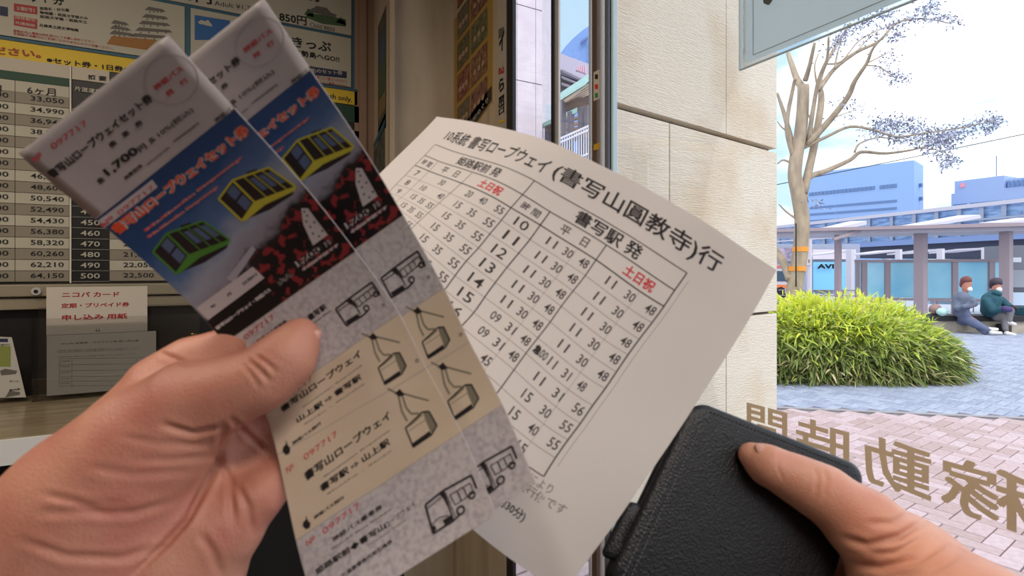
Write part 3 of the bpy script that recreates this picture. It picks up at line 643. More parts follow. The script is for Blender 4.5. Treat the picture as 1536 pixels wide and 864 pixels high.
        Gm.pxpoly(q([(264, 411), (283, 383), (345, 360), (343, 366), (287, 391), (269, 411)]))
        for t in (.3, .55, .8): Gm.pxl(q([(lerp(250, 304, t), lerp(350, 331, t)), (lerp(283, 345, t), lerp(383, 360, t))]), .5)
        Gm.build('gondola_frame_print', g_green if fr == 'green' else g_yel, root)
        Bw = I2(S, .00016)
        def bil(c, u, v): return (lerp(lerp(c[0][0], c[1][0], u), lerp(c[3][0], c[2][0], u), v), lerp(lerp(c[0][1], c[1][1], u), lerp(c[3][1], c[2][1], u), v))
        FQ = [(250, 350), (283, 383), (264, 411), (229, 378)]; SQ = [(250, 350), (304, 331), (345, 360), (283, 383)]
        for u0, u1 in ((.08, .45), (.53, .92)): Bw.pxpoly(q([bil(FQ, u0, .12), bil(FQ, u1, .12), bil(FQ, u1, .55), bil(FQ, u0, .55)]))
        for u0, u1 in ((.36, .5), (.6, .74), (.82, .95)): Bw.pxpoly(q([bil(SQ, u0, .15), bil(SQ, u1, .15), bil(SQ, u1, .7), bil(SQ, u0, .7)]))
        Bw.build('gondola_window_print', mat('window_blue', C(84, 98, 130)), root)
    Wh.pxpoly([(294, 463), (379, 400), (397, 417), (312, 481)]); K.text('年　　月　　日発行', (318, 464), (388, 412), 5, .02)
    Gy = I2(S, .00013); Gy.pxpoly([(340, 418), (378, 368), (384, 374), (350, 424)]); Gy.build('cable_print', mat('cable_grey', C(168, 160, 172)), root)
    for ink_, o in ((Wh, .10), (K, .035)):
        ink_.text('大人', (420, 430), (442, 413), 9, o); ink_.text('1,700', (446, 404), (487, 375), 11, o); ink_.text('円', (489, 372), (500, 364), 9, o)
    Wh.text('書写山ロープウェイ・神姫バス', (326, 496), (408, 436), 6, .08); Wh.text('小児は半額です', (455, 407), (510, 368), 5, .1); Pk.text('RopewayBus', (456, 403), (505, 370), 3)
    Wh.pxpoly([(452, 312), (462, 312), (492, 352), (470, 368), (455, 336)])
    for x, y in ((457, 317), (461, 323), (460, 332), (466, 340), (470, 350), (479, 354), (472, 333), (484, 346)): K.pxpoly([(x-2, y), (x, y-2), (x+2, y), (x, y+2)])
    # coupons
    Rd.text('№ 097717', (348, 526), (414, 476), 8, .01); K.text('神姫バス乗車券', (387, 515), (432, 483), 5, .03)
    K.text('書写駅', (466, 481), (492, 462), 9, .03); F.text('Shosha Station', (472, 485), (496, 467), 3, .03)
    K.pxl([(504, 463), (526, 446), (558, 423), (568, 437), (570, 443)], .8); K.pxl([(504, 463), (520, 488), (546, 472), (552, 466)], .8); K.pxl([(508, 466), (527, 453), (539, 466)], .4); K.pxpoly([(520, 452), (527, 447), (531, 458), (528, 457)])
    K.pxl([(528, 449), (541, 471)], .5); K.pxl([(531, 452), (560, 430), (565, 438), (538, 460), (531, 452)], .4)
    for x in (538, 545, 552): K.pxl([(x, 447-(x-538)*.75), (x+6, 455-(x-538)*.75)], .35)
    K.pxpoly([(519, 481), (537, 470), (540, 475), (522, 487)])
    def ring(ink_, c_, r, w): c0 = pg(c_); ink_.pline([c0+np.array([r*math.cos(a), r*math.sin(a)]) for a in np.linspace(0, 2*math.pi, 14)], w)
    ring(K, (550, 462), 1.3, .7); ring(K, (564, 441), 1.1, .7)
    def cable_car(dy):
        def o(L_): return [pg(p)+np.array([0, dy]) for p in L_]
        K.pline(o([(568, 552), (591, 530), (600, 529), (610, 549), (603, 561), (578, 577), (568, 552)]), .6); D = o([(576, 572.5), (600, 556), (602, 560), (579, 577)]); K.poly(D)
        G.poly(o([(591, 530), (600, 529), (610, 549), (603, 560), (600, 555), (596, 545)])); G.pline(o([(557, 505), (563, 530), (570, 543)]), .9); G.pline(o([(563, 507), (569, 525), (576, 533), (586, 532)]), .9); G.pline(o([(568, 552), (577, 546), (590, 534)]), .6)
        G.pline(o([(542, 500), (556, 506), (563, 505), (600, 514)]), .8); K.poly(o([(553, 506), (560, 499), (567, 507), (560, 510)])); G.pline(o([(572, 556), (596, 540)]), .3)
    cable_car(0); cable_car(29.5)
    def down(a, dy): return T1.f([pg(a)+np.array([0, dy])])[0]
    for a, b, t, h in (((424, 621), (544, 534), '書写山ロープウェイ', 12), ((448, 637), (544, 569), '山上駅 ⇨ 書写駅', 10)): K.text(t, a, b, h, .03)
    F.text('Shoshazan Ropeway', (455, 614), (545, 548), 2.6, .04); F.text('Sanjo - Shosha', (458, 640), (548, 577), 2.6, .03)
    K.text('書写山ロープウェイ', (461, 719), (588, 626), 12, .03); K.text('書写駅 ⇨ 山上駅', (484, 735), (586, 665), 10, .03); F.text('Shoshazan Ropeway', (487, 714), (586, 645), 2.6, .04); F.text('Shosha - Sanjo', (492, 740), (588, 676), 2.6, .03)
    Pk.text('№', (432, 709), (443, 701), 8); Pk.text('097717', (459, 689), (509, 652), 8); Rd.text('097717', (424, 606), (470, 570), 8); K.text('神姫バス発行', (441, 669), (484, 637), 5, .03)
    Pk.text('№', (461, 818), (475, 808), 8); Pk.text('097717', (487, 800), (542, 759), 9); K.text('神姫バス発行', (473, 777), (518, 745), 5, .03)
    K.text('神姫バス乗車券', (501, 812), (575, 762), 8, .02); F.text('Shinki Bus ticket', (498, 824), (588, 764), 3, .04)
    K.text('姫路駅前◆書写山', (476, 862), (580, 792), 11, .03); K.text('ロープウェイ', (580, 792), (624, 758), 9, .0); K.text('片道乗車券代用引換券', (515, 866), (590, 814), 8, .02); F.text('Himeji Station - Ropeway', (555, 818), (610, 781), 3, .04)
    for cx, cy in ((431, 672), (461, 781)):
        K.pxpoly([(cx-1, cy-11), (cx+2, cy-3), (cx+6, cy+1), (cx+5, cy+8), (cx-1, cy+11), (cx-6, cy+6), (cx-5, cy), (cx-1, cy-4)])
    K.pxl([(638, 758), (664, 737), (707, 713), (715, 733)], .9); K.pxl([(638, 758), (650, 801), (681, 781), (690, 772)], .9); K.pxl([(642, 762), (664, 745), (672, 760)], .4); K.pxl([(665, 737), (680, 780)], .6); K.pxl([(668, 739), (683, 776)], .35); K.pxpoly([(659, 742), (666, 736), (671, 753), (667, 750)])
    K.pxl([(675, 743), (705, 725), (711, 739), (683, 758), (675, 743)], .4); K.pxl([(686, 737), (692, 751)], .5); K.pxl([(695, 731), (701, 745)], .5); K.pxl([(646, 790), (658, 777), (672, 774)], .4); K.pxpoly([(647, 791), (652, 788), (655, 794), (650, 800)]); K.pxpoly([(664, 781), (676, 773), (679, 780), (667, 788)])
    ring(K, (691, 766), 1.6, .9); ring(K, (708, 743), 1.3, .8); ring(F, (626, 541), .7, .5); ring(F, (575, 457), .6, .5)
    for a, n_, m in ((K, 'lettering', t_ink), (Rd, 'red_lettering', t_red), (Rd2, 'stamp_lettering', mat('stamp_red', C(190, 60, 70))), (Pk, 'pink_lettering', t_pink), (Wh, 'white_print', t_wh), (Or, 'orange_lettering', t_or), (G, 'cable_car_print', t_grey), (F, 'small_print', t_fade)): a.build(n_, m, root)
    # perforation between the coupons
    Fo = I2(S, .0001)
    for y in (44, 133, 169, 197.2, 229): Fo.line((.2, y), (79.8, y), .35, 20)
    Fo.build('perforation', mat('perforation_shade', C(180, 168, 160)), root)
    return root
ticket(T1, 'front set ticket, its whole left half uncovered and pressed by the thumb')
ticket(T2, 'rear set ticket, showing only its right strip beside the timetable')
# ================================================================ TIMETABLE
cw, rh = 18., 11.
tc_ = [(0,0,652.7,216.9),(0,1,637,233.5),(0,2,622.5,248),(0,3,608,263),(0,4,594,277),(0,5,583,289),(1,1,658,242),(3.05,1,709,258.5),
 (5.6,0,801.7,271),(5.6,1,784,291.9),(5.6,2,766.3,311.7),(5.6,3,752.3,330.2),(5.6,4,734.6,351),(5.6,5,717.9,371.9),(5.6,6,699.2,391.7),(5.6,7,682.5,413.5),
 (6.6,1,825,317.7),(6.6,2,810.6,337.5),(6.6,3,795,359.4),(6.6,4,778,380),(6.6,5,760.6,401),(6.6,6,743,424),(6.6,7,727,445.8),(6.6,8,711,469),
 (8.65,1,909.6,367.7),(8.65,2,894,389.6),(8.65,3,878,413.5),(8.65,4,859.6,436.5),(8.65,5,841.9,459.4),(8.65,6,825.4,483),(8.65,7,806.7,507),(8.65,8,789,529.8),(8.65,9,771,554.8),(8.65,10,752,581),
 (11.2,0,1030.4,409.4),(11.2,1,1011.7,435.4),(11.2,2,996,459.4),(11.2,3,978,484),(11.2,4,958.7,509),(11.2,5,942,532),(11.2,6,924.4,558),(11.2,7,907.7,583),(11.2,8,889,608),(11.2,9,870.5,635.3),(11.2,10,852,659.6),(11.2,11,833,686.7),(11.2,12,815.6,714.8),
 (-1.34,-2.35,655,175),(5.6,-2.35,841,219),(8.65,-2.35,960,277),(2.2,-2.35,740,189),(11.2,-2.35,1065,338),(13.5,-2.35,1165,405),(13.5,3,1088,537),(13.5,6,1040,612),(13.5,8.7,997,677),(13.5,12.2,929,776),(13.5,16,846,890),
 (-1.34,3.45,568,262),(10.1,16,709,794),(-1.34,16,430,520),(0,12,490,390),(5.6,12,596,520)]
tdp = [(-1.34,-2.35,.41),(-1.34,6,.40),(-1.34,16,.39),(0,0,.39),(2.5,0,.36),(5.6,-2.35,.332),(5.6,6,.326),(5.6,16,.31),(8.65,0,.312),(11.2,-2.35,.302),(11.2,6,.294),(11.2,12,.280),(13.5,-2.35,.300),(13.5,6,.291),(13.5,16,.268),(9,16,.28),(2.5,12,.35)]
def bend(p):
    a = np.array([798., 712.]); e = np.array([47., 152.]); e /= np.linalg.norm(e); r = p-a; side = -(r[:, 0]*e[1]-r[:, 1]*e[0])
    return .00019*np.maximum(side, 0)*np.clip((p[:, 1]-700)/50, 0, 1)*np.clip((p[:, 0]-560)/100, 0, 1)
TT = Sheet([(c*cw, r*rh, x, y) for c, r, x, y in tc_], [(c*cw, r*rh, d) for c, r, d in tdp], lam=3e-4, bend=bend)
tt = sheet_mesh(TT, -1.34*cw, -2.35*rh, 13.5*cw, 16*rh, 40, 44, .00025, single=True).build('bus_timetable_sheet', mat('timetable_paper', C(240, 232, 226), .65, col2=C(236, 228, 222), nscale=12)); translucent(MATS['timetable_paper'], .38)
for pl in tt.data.polygons: pl.use_smooth = True
tag(tt, 'large white curled sheet printed with a bus timetable, behind the tickets', 'timetable')
K = Ink(TT, .00012); Kt = Ink(TT, .00012); Rk = Ink(TT, .00012); Gk = Ink(TT, .00010)
def tb_(I, txt, c0, c1, rb, h, bold=.02): I.textbox(txt, (c0*cw, rb*rh), (1, 0), (c1-c0)*cw, h*rh, bold)
tb_(K, '10系統 書写ロープウェイ', .15, 5.72, -.5, .95, .015); tb_(K, '(書写山圓教寺)行', 5.95, 12.0, -.5, 1.05, .014)
tb_(K, '姫路駅前 発', 1.9, 4.3, .82, .66, .02); tb_(K, '書写駅 発', 7.35, 9.75, .85, .76, .022)
for o in (0, 5.6):
    tb_(Kt, '時 間', o+.2, o+.82, 1.75, .5, .01); tb_(Kt, '平　日', o+1.55, o+2.55, 1.78, .55, .01); tb_(Rk, '土日祝', o+3.8 if o == 0 else o+3.95, o+4.95 if o == 0 else o+5.05, 1.8, .62, .04)
wk = {0: ('', '', '30'), 1: ('', '10', '40'), 2: ('15', '35', '55'), 3: ('15', '35', '55'), 4: ('15', '35', '55'), 5: ('15', '35', '55')}
Lw = [('', '30', ''), ('10', '', '40'), ('15', '35', '55')]+[('15', '35', '55')]*7
Lh = [('20', '40', '55')]+[('15', '35', '55')]*9
Rw = [('11', '30', '48')]*5+[('09', '31', '48')]*2+[('', '45', '')]+[('15', '40', '')]+[('15', '', '')]
Rh = [('11', '30', '48')]*5+[('11', '31', '48'), ('11', '31', '56'), ('15', '30', '55'), ('15', '40', '55'), ('', '15', '')]
for r in range(10):
    rb = r+2+.8
    tb_(K, str(7+r), *( (.38, .62) if r < 3 else (.3, .7)), rb, .52, .008); tb_(K, str(10+r), 5.94, 6.36, rb+.02, .6, .006)
    for (tab, c0, wd) in ((Lw, 1.0, 2.05), (Lh, 3.05, 2.55), (Rw, 6.6, 2.05), (Rh, 8.65, 2.55)):
        for k, s in enumerate(tab[r]):
            if r == 5 and tab is Rh: tb_(Kt, s, 9.36+k*.56, 9.62+k*.56, rb-.06, .5, .012); continue
            if s: x = c0+wd*(.2+.29*k+(.06 if wd > 2.2 else .02)); tb_(Kt, s, x-.02, x+.3, rb-.06, .5, .012)
tb_(K, '急', 8.75, 9.0, 7.72, .5, .05); tb_(Kt, '00', 9.0, 9.25, 7.72, .48, .01)
for r in range(3, 12): Gk.line((0, r*rh), (11.2*cw, r*rh), .28, 60)
for r, w in ((0, .5), (1, .6), (2, .75)): Kt.line((0, r*rh), (11.2*cw, r*rh), w, 60)
Kt.line((9.6*cw, 12*rh), (11.2*cw, 12*rh), .6, 20); Kt.line((0, 12*rh), (9.6*cw, 12*rh), .6, 30)
for c, r0, w in ((0, 0, .5), (1, 1, .3), (3.05, 1, .45), (5.6, 0, .6), (6.6, 1, .65), (8.65, 1, .65), (11.2, 0, .75)): Kt.line((c*cw, r0*rh), (c*cw, 12*rh), w, 40)
for c in (7.95, 10.35): Gk.line((c*cw, 2*rh), (c*cw, 12*rh), .16, 30)
Gk.line((11.38*cw, .3*rh), (11.38*cw, 11.3*rh), .22, 30)
tb_(Gk, '※印は時期により', 9.6, 11.6, 12.6, .5, .01); tb_(Gk, '急は急行便です', 10.0, 12.2, 13.15, .5, .01); tb_(Gk, '書写山行', 9.4, 10.4, 13.0, .5, .03)
Kt.text('(約30分)', (738, 752), (781, 784), 18, .02)
K.build('lettering', mat('timetable_ink', C(42, 36, 38), .7), tt); Kt.build('ruled_lines_and_minutes', mat('timetable_ink_light', C(66, 58, 60), .7), tt)
Rk.build('red_lettering', mat('timetable_red', C(206, 72, 76), .7), tt); Gk.build('thin_ruled_lines', mat('timetable_grey', C(140, 130, 130), .7), tt)
# ================================================================ WALLET
A0 = P(1041, 598, .338); A1 = P(1303, 702, .338); A2 = P(906, 882, .288)
ex = (A1-A0).normalized(); ey = (A2-A0); WH = (ey-ex*ey.dot(ex)).length; WH = ey.length; ey.normalize(); ez = ex.cross(ey).normalized()
if ez.dot(Vector((sn, cs, 0))) < 0: ez = -ez
WWd = (A1-A0).length
def slab(name, w, h, z0, th, r, m, parent, x0=0, y0=0, puff=.0015, label=None):
    n = 10; base = []
    for (cx, cy, a0) in ((w-r, r, -90), (w-r, h-r, 0), (r, h-r, 90), (r, r, 180)):
        for i in range(n+1):
            a = math.radians(a0+90*i/n); base.append((cx+r*math.cos(a), cy+r*math.sin(a), cx, cy))
    cx0, cy0 = w/2, h/2; mb = MB(); N = len(base); loops = []
    prof = [(.0, .5), (.0, .25), (.0015, .07), (.003, 0), (.008, -.03), (.02, -.06), (.035, -.08)]
    seq = [(i, z) for i, z in prof[::-1]]+[(i, 1-z) for i, z in prof[1:]]
    vs = []
    for ins, zf in seq:
        for (x, y, _, _) in base:
            dx, dy = cx0-x, cy0-y; sx = min(ins/abs(dx), 1) if abs(dx) > 1e-6 else 0; sy = min(ins/abs(dy), 1) if abs(dy) > 1e-6 else 0
            X = x+dx*min(sx, .97); Y = y+dy*min(sy, .97); vs.append(A0+ex*(x0+X)+ey*(y0+Y)+ez*(z0+zf*th))
    fs = [(i*N+k, i*N+(k+1) % N, (i+1)*N+(k+1) % N, (i+1)*N+k) for i in range(len(seq)-1) for k in range(N)]+[tuple(range(N)), tuple(range((len(seq)-1)*N, len(seq)*N))[::-1]]
    mb.add(vs, fs); ob = mb.build(name, m, parent, smooth=True, label=label)
    return ob
leather = bpy.data.materials.new('black_leather'); leather.use_nodes = True
_n = leather.node_tree.nodes; _L = leather.node_tree.links; _b = _n['Principled BSDF']; _b.inputs['Base Color'].default_value = C(12, 14, 20); _b.inputs['Roughness'].default_value = .44; _b.inputs['Specular IOR Level'].default_value = .38
_t = _n.new('ShaderNodeTexCoord'); _v = _n.new('ShaderNodeTexVoronoi'); _v.inputs['Scale'].default_value = 850; _v.feature = 'SMOOTH_F1'; _z = _n.new('ShaderNodeTexNoise'); _z.inputs['Scale'].default_value = 60; _bp = _n.new('ShaderNodeBump'); _bp.inputs['Strength'].default_value = .32; _bp.inputs['Distance'].default_value = .0012
_a = _n.new('ShaderNodeMath'); _a.operation = 'ADD'; _L.new(_t.outputs['Object'], _v.inputs['Vector']); _L.new(_t.outputs['Object'], _z.inputs['Vector']); _L.new(_v.outputs['Distance'], _a.inputs[0]); _L.new(_z.outputs['Fac'], _a.inputs[1]); _L.new(_a.outputs[0], _bp.inputs['Height']); _L.new(_bp.outputs[0], _b.inputs['Normal'])
wl = empty('wallet', A0+ey*WH, 'black grained leather bifold wallet with edge stitching, held at right', 'wallet')
slab('front_cover', WWd, WH, 0, .0075, .012, leather, wl)
slab('back_cover', WWd-.002, WH, .0095, .0075, .012, leather, wl, x0=.001)
slab('inner_lining', WWd-.010, WH-.004, .006, .005, .008, mat('lining_black', C(14, 14, 16), .8), wl, x0=.006, y0=.0035)
slab('side_flap', .016, WH*.28, .003, .006, .004, leather, wl, x0=-.0075, y0=WH*.60)
stm = mat('thread_grey', C(92, 94, 98), .8); mb = MB()
def stitch(u0, v0, u1, v1, n, z=-.0006):
    for i in range(n):
        t0 = (i+.15)/n; t1 = (i+.75)/n; a = A0+ex*lerp(u0, u1, t0)+ey*lerp(v0, v1, t0)+ez*z; b = A0+ex*lerp(u0, u1, t1)+ey*lerp(v0, v1, t1)+ez*z; mb.bar(a, b, .0007, .0006)
stitch(.0065, .012, .0065, WH-.006, 42); stitch(.0105, .016, .0105, WH-.006, 42)
mb.build('stitching', stm, wl)
mb = MB(); stitch(.012, .0045, WWd-.012, .0045, 38, .0); mb.build('top_stitching', mat('thread_black', C(30, 32, 38), .6), wl)
# ================================================================ HANDS
def skin_mat(name, c1, c2, rough=.42):
    m = mat(name, c1, rough, spec=.35, col2=c2, nscale=38, lo=.3, hi=.7, sss=.12, bump=.16, bscale=900)
    return m
skinL = skin_mat('skin', C(192, 136, 114), C(178, 112, 96)); nailm = mat('nail', C(204, 152, 136), .4, spec=.5)
def hp(px, py, d, rp): return (P(px, py, d), rp*d/FPX)
def chain(pts, k=.006):
    q = [hp(*p) for p in pts]; return [(tuple(a[0]), tuple(b[0]), a[1], b[1], k) for a, b in zip(q[:-1], q[1:])]
LH = []
LH += chain([(-190, 1120, .235, 175), (-60, 990, .235, 165), (75, 845, .236, 128), (150, 752, .240, 112), (222, 672, .243, 88), (288, 608, .243, 60), (345, 588, .240, 43), (396, 567, .240, 37), (432, 534, .243, 33), (452, 503, .2465, 25)], .012)      # forearm, thenar, thumb
LH += chain([(150, 760, .262, 105), (215, 660, .266, 80), (250, 585, .268, 50), (290, 548, .272, 36), (345, 530, .276, 32), (410, 500, .279, 29), (450, 490, .281, 25)], .010)      # index finger behind the tickets
LH += chain([(130, 850, .262, 130), (260, 760, .262, 78), (330, 690, .268, 46), (378, 640, .275, 36), (430, 590, .281, 32), (480, 560, .282, 27)], .008)   # middle
LH += chain([(150, 900, .258, 130), (290, 800, .256, 70), (355, 745, .262, 48), (395, 690, .272, 33), (450, 640, .281, 30), (500, 600, .281, 25)], .006)   # ring
LH += chain([(130, 950, .255, 140), (265, 860, .250, 95), (340, 790, .250, 50), (388, 745, .254, 33), (425, 712, .264, 24), (470, 690, .272, 21), (500, 668, .272, 19)], .006)   # little
LH += chain([(90, 900, .245, 140), (220, 830, .248, 100), (300, 790, .252, 60)], .014)
crL = [([(336, 636), (330, 690), (312, 722), (280, 780), (245, 820), (190, 872)], 5, 3.2), ([(240, 636), (290, 650), (334, 640)], 4.5, 1.5), ([(60, 770), (110, 768), (170, 772)], 6, .9), ([(100, 752), (150, 768), (200, 770), (260, 752)], 6, .9),
       ([(30, 810), (100, 835), (180, 838), (240, 820)], 6, 1.1), ([(60, 740), (130, 756), (190, 755)], 5, .7), ([(180, 655), (240, 665), (310, 668)], 5, .5), ([(200, 690), (260, 690), (322, 684)], 5, .5), ([(130, 700), (200, 712), (290, 706)], 6, .5),
       ([(372, 540), (386, 552), (405, 572)], 4, 1.1), ([(382, 533), (400, 545), (416, 560)], 3.5, .9), ([(364, 546), (376, 560), (390, 582)], 3.5, .7), ([(322, 680), (345, 720), (350, 790)], 5, 1.4), ([(350, 720), (372, 760), (378, 800)], 5, 1.0), ([(300, 800), (320, 830), (330, 864)], 6, .9), ([(345, 626), (372, 652), (398, 676)], 4, 1.6), ([(236, 528), (262, 538), (285, 548)], 3.5, 1.0)]
me = sdf_mesh('hand', LH, .00125, carve=creaser(crL)); lh = link('hand', me, skinL); tag(lh, 'bare hand and wrist at left, thumb pressing two tickets against its fingers', 'hand')
def nail(c, ax, nrm, rl, rw, rt, parent):
    ax = ax.normalized(); nrm = (nrm-ax*nrm.dot(ax)).normalized(); sd = ax.cross(nrm); mb = MB().ball((0, 0, 0), (rl, rw, rt), 20, 10)
    mb.v = [tuple(c+ax*v[0]+sd*v[1]+nrm*(v[2]-(v[1]*v[1])/(rw*1.9))) for v in mb.v]; return mb.build('thumbnail', nailm, parent, smooth=True)
tc0 = P(452, 503, .2465); axL = P(452, 503, .2465)-P(432, 534, .243); vw = (Vector((0, 0, CZ))-tc0).normalized()
sideL = axL.normalized().cross(vw)
sideR = sideL if sideL.dot(Vector((cs, -sn, 0))) > 0 else -sideL
nd = (vw*.5+sideR*.87).normalized()
nail(tc0+nd*.0072-axL*.2, axL, nd, .0082, .0060, .0018, lh)
RH = []
def wdep(px, py, rp, side=-1, gap=0.0):
    """depth that rests a round limb of pixel radius rp on the wallet's front (-1) or back (+1) face"""
    r = P(px, py, 1)-Vector((0, 0, CZ)); nrm = ez if ez.dot(r) > 0 else -ez; d0 = (A0-Vector((0, 0, CZ))).dot(nrm)/r.dot(nrm)
    return d0+side*(rp*d0/FPX*.97)+(gap if side > 0 else 0)
RH += chain([(1124, 681, wdep(1124, 681, 15), 15), (1150, 697, wdep(1150, 697, 25), 25), (1196, 720, wdep(1196, 720, 31), 31), (1238, 742, wdep(1238, 742, 37), 37), (1298, 790, wdep(1298, 790, 40), 50), (1362, 852, wdep(1362, 852, 30), 72), (1470, 965, .262, 110), (1640, 1150, .262, 130)], .010)
RH += chain([(1362, 870, .300, 80), (1335, 850, .325, 36), (1250, 800, wdep(1250, 800, 27, 1, .021), 27), (1180, 765, wdep(1180, 765, 25, 1, .021), 25), (1130, 745, wdep(1130, 745, 20, 1, .021), 20)], .006)
RH += chain([(1372, 900, .298, 85), (1340, 890, .322, 38), (1220, 850, wdep(1220, 850, 27, 1, .021), 27), (1150, 810, wdep(1150, 810, 25, 1, .021), 25), (1090, 785, wdep(1090, 785, 20, 1, .021), 20)], .006)
RH += chain([(1372, 950, .295, 85), (1335, 945, .316, 38), (1210, 900, wdep(1210, 900, 26, 1, .021), 26), (1130, 860, wdep(1130, 860, 24, 1, .021), 24), (1080, 840, wdep(1080, 840, 19, 1, .021), 19)], .006)
RH += chain([(1380, 990, .292, 85), (1310, 990, .312, 38), (1210, 950, wdep(1210, 950, 23, 1, .021), 23), (1150, 920, wdep(1150, 920, 21, 1, .021), 21), (1100, 895, wdep(1100, 895, 17, 1, .021), 17)], .006)
crR = [([(1262, 806), (1300, 818), (1350, 806), (1392, 778)], 5.5, 1.8), ([(1272, 846), (1320, 852), (1378, 838), (1420, 812)], 5.5, 1.6), ([(1300, 785), (1340, 785), (1376, 762)], 5, .8), ([(1290, 826), (1340, 830), (1395, 800)], 4, .7), ([(1330, 864), (1390, 860), (1440, 832)], 5, .8), ([(1222, 702), (1228, 718), (1222, 740)], 4, .7), ([(1234, 703), (1240, 720), (1236, 748)], 4, .6), ([(1170, 682), (1166, 700), (1176, 722)], 3, .3)]
me = sdf_mesh('hand', RH, .00125, carve=creaser(crR)); rhd = link('hand', me, skin_mat('skin_pink', C(216, 160, 134), C(204, 138, 114))); tag(rhd, 'bare hand entering from lower right, thumb lying across the black wallet', 'hand')
c0 = P(1150, 697, wdep(1150, 697, 25)); axR = P(1124, 681, wdep(1124, 681, 15))-P(1196, 720, wdep(1196, 720, 31)); vw = (Vector((0, 0, CZ))-c0).normalized(); sd = axR.normalized().cross(vw); sd = sd if sd.z > 0 else -sd
ndr = (vw*.62+sd*.8).normalized(); nail(c0+ndr*.0086-axR*.05, axR, ndr, .0115, .0068, .0022, rhd)
# ================================================================ OUTSIDE: ground
gm = mat('joint_sand', C(140, 126, 130), .9, col2=C(122, 112, 118), nscale=6)
far_m = mat('far_paving', C(160, 166, 184), .85, col2=C(146, 152, 172), nscale=1.4)
gd = MB().box((UG+.1, -60, -.2), (260, 260, -.012)).build('paved_ground', gm); tag(gd, 'paved station forecourt, pink brick near the window and blue grey beyond', None, None, 'structure')
G1 = onZ(1165, 611); G2 = onZ(1536, 627); ge = (G2-G1).normalized(); gn = Vector((-ge.y, ge.x, 0))
if gn.dot(Vector((sn, cs, 0))) < 0: gn = -gn
def gp(u, v, z=0): return G1+ge*u+gn*v+Vector((0, 0, z))
brick_ms = [mat('brick_%d' % i, c, .8, col2=c2, nscale=30) for i, (c, c2) in enumerate([(C(186, 164, 166), C(174, 150, 152)), (C(180, 158, 158), C(168, 146, 146)), (C(192, 172, 174), C(178, 156, 160)), (C(172, 150, 148), C(162, 138, 136))])]
pav_ms = [mat('paver_%d' % i, c, .75, col2=c2, nscale=20) for i, (c, c2) in enumerate([(C(158, 164, 182), C(142, 148, 168)), (C(166, 172, 190), C(150, 156, 174)), (C(150, 156, 176), C(134, 140, 160))])]
def brick_mesh(L, Wd, H=.03, ch=.004):
    m = MB(); x, y = L/2-.003, Wd/2-.003; t = H
    m.add([(-x, -y, -.012), (x, -y, -.012), (x, y, -.012), (-x, y, -.012), (-x, -y, -ch), (x, -y, -ch), (x, y, -ch), (-x, y, -ch), (-x+ch, -y+ch, 0), (x-ch, -y+ch, 0), (x-ch, y-ch, 0), (-x+ch, y-ch, 0)],
          [(0, 1, 5, 4), (1, 2, 6, 5), (2, 3, 7, 6), (3, 0, 4, 7), (4, 5, 9, 8), (5, 6, 10, 9), (6, 7, 11, 10), (7, 4, 8, 11), (8, 9, 10, 11)]); return m
def lay(cells, ms, name, L, Wd, nmax, per):
    """cells: (x, y, angle); nearest nmax become parts, the rest one stuff part"""
    def vis(c): px, py, d = proj((c[0], c[1], 0)); return (0 if 1160 < px < 1545 and py < 870 else 100)+d
    cells = sorted(cells, key=vis); ml = []
    for mm in ms: me = brick_mesh(L, Wd).mesh(name); me.materials.append(mm); ml.append(me)
    for i, (x, y, a) in enumerate(cells[:nmax]):
        ob = bpy.data.objects.new(name, ml[random.randrange(len(ms))]); COL.objects.link(ob); ob.parent = per
        ob.location = (x, y, random.uniform(-.0015, .0015)); ob.rotation_euler = (random.uniform(-.006, .006), random.uniform(-.006, .006), a)
    rest = MB(); bm_ = brick_mesh(L, Wd)
    for x, y, a in cells[nmax:]:
        ca, sa = math.cos(a), math.sin(a); rest.cur = random.randrange(len(ms)); dz = random.uniform(-.002, .002)
        rest.add([(x+v[0]*ca-v[1]*sa, y+v[0]*sa+v[1]*ca, v[2]+dz) for v in bm_.v], bm_.f)
    if rest.v: ob = rest.build(name+'_field', ms, per, solid=False); ob['kind'] = 'stuff'
def herring(side):
    out = []; a0 = math.atan2(ge.y, ge.x)+math.radians(45); Lb, Wb = .2, .1
    for j in range(-190, 190):
        for k in range(-60, 60):
            for cx, cy, rot in ((j+4*k+1, j+.5, 0), (j+3+4*k+.5, j+1, math.pi/2)):      # herringbone of 2:1 bricks on a unit grid
                X = cx*Wb; Y = cy*Wb; x = G1.x+X*math.cos(a0)-Y*math.sin(a0); y = G1.y+X*math.sin(a0)+Y*math.cos(a0)
                if x < UG+.2: continue
                px, py, d = proj((x, y, 0)); v = (x-G1.x)*gn.x+(y-G1.y)*gn.y
                if d < 1.5: continue
                if side == 0 and v < -.06 and ((980 < px < 1950 and 600 < py < 980) or (760 < px < 930 and 780 < py < 900)): out.append((x, y, a0+rot))
                if side == 1 and v > .06 and 1000 < px < 1950 and py > 497 and d < 12.6: out.append((x, y, a0+rot))
    return out
lay(herring(0), brick_ms, 'brick', .2, .1, 300, gd)
lay(herring(1), pav_ms, 'paver', .2, .1, 300, gd)
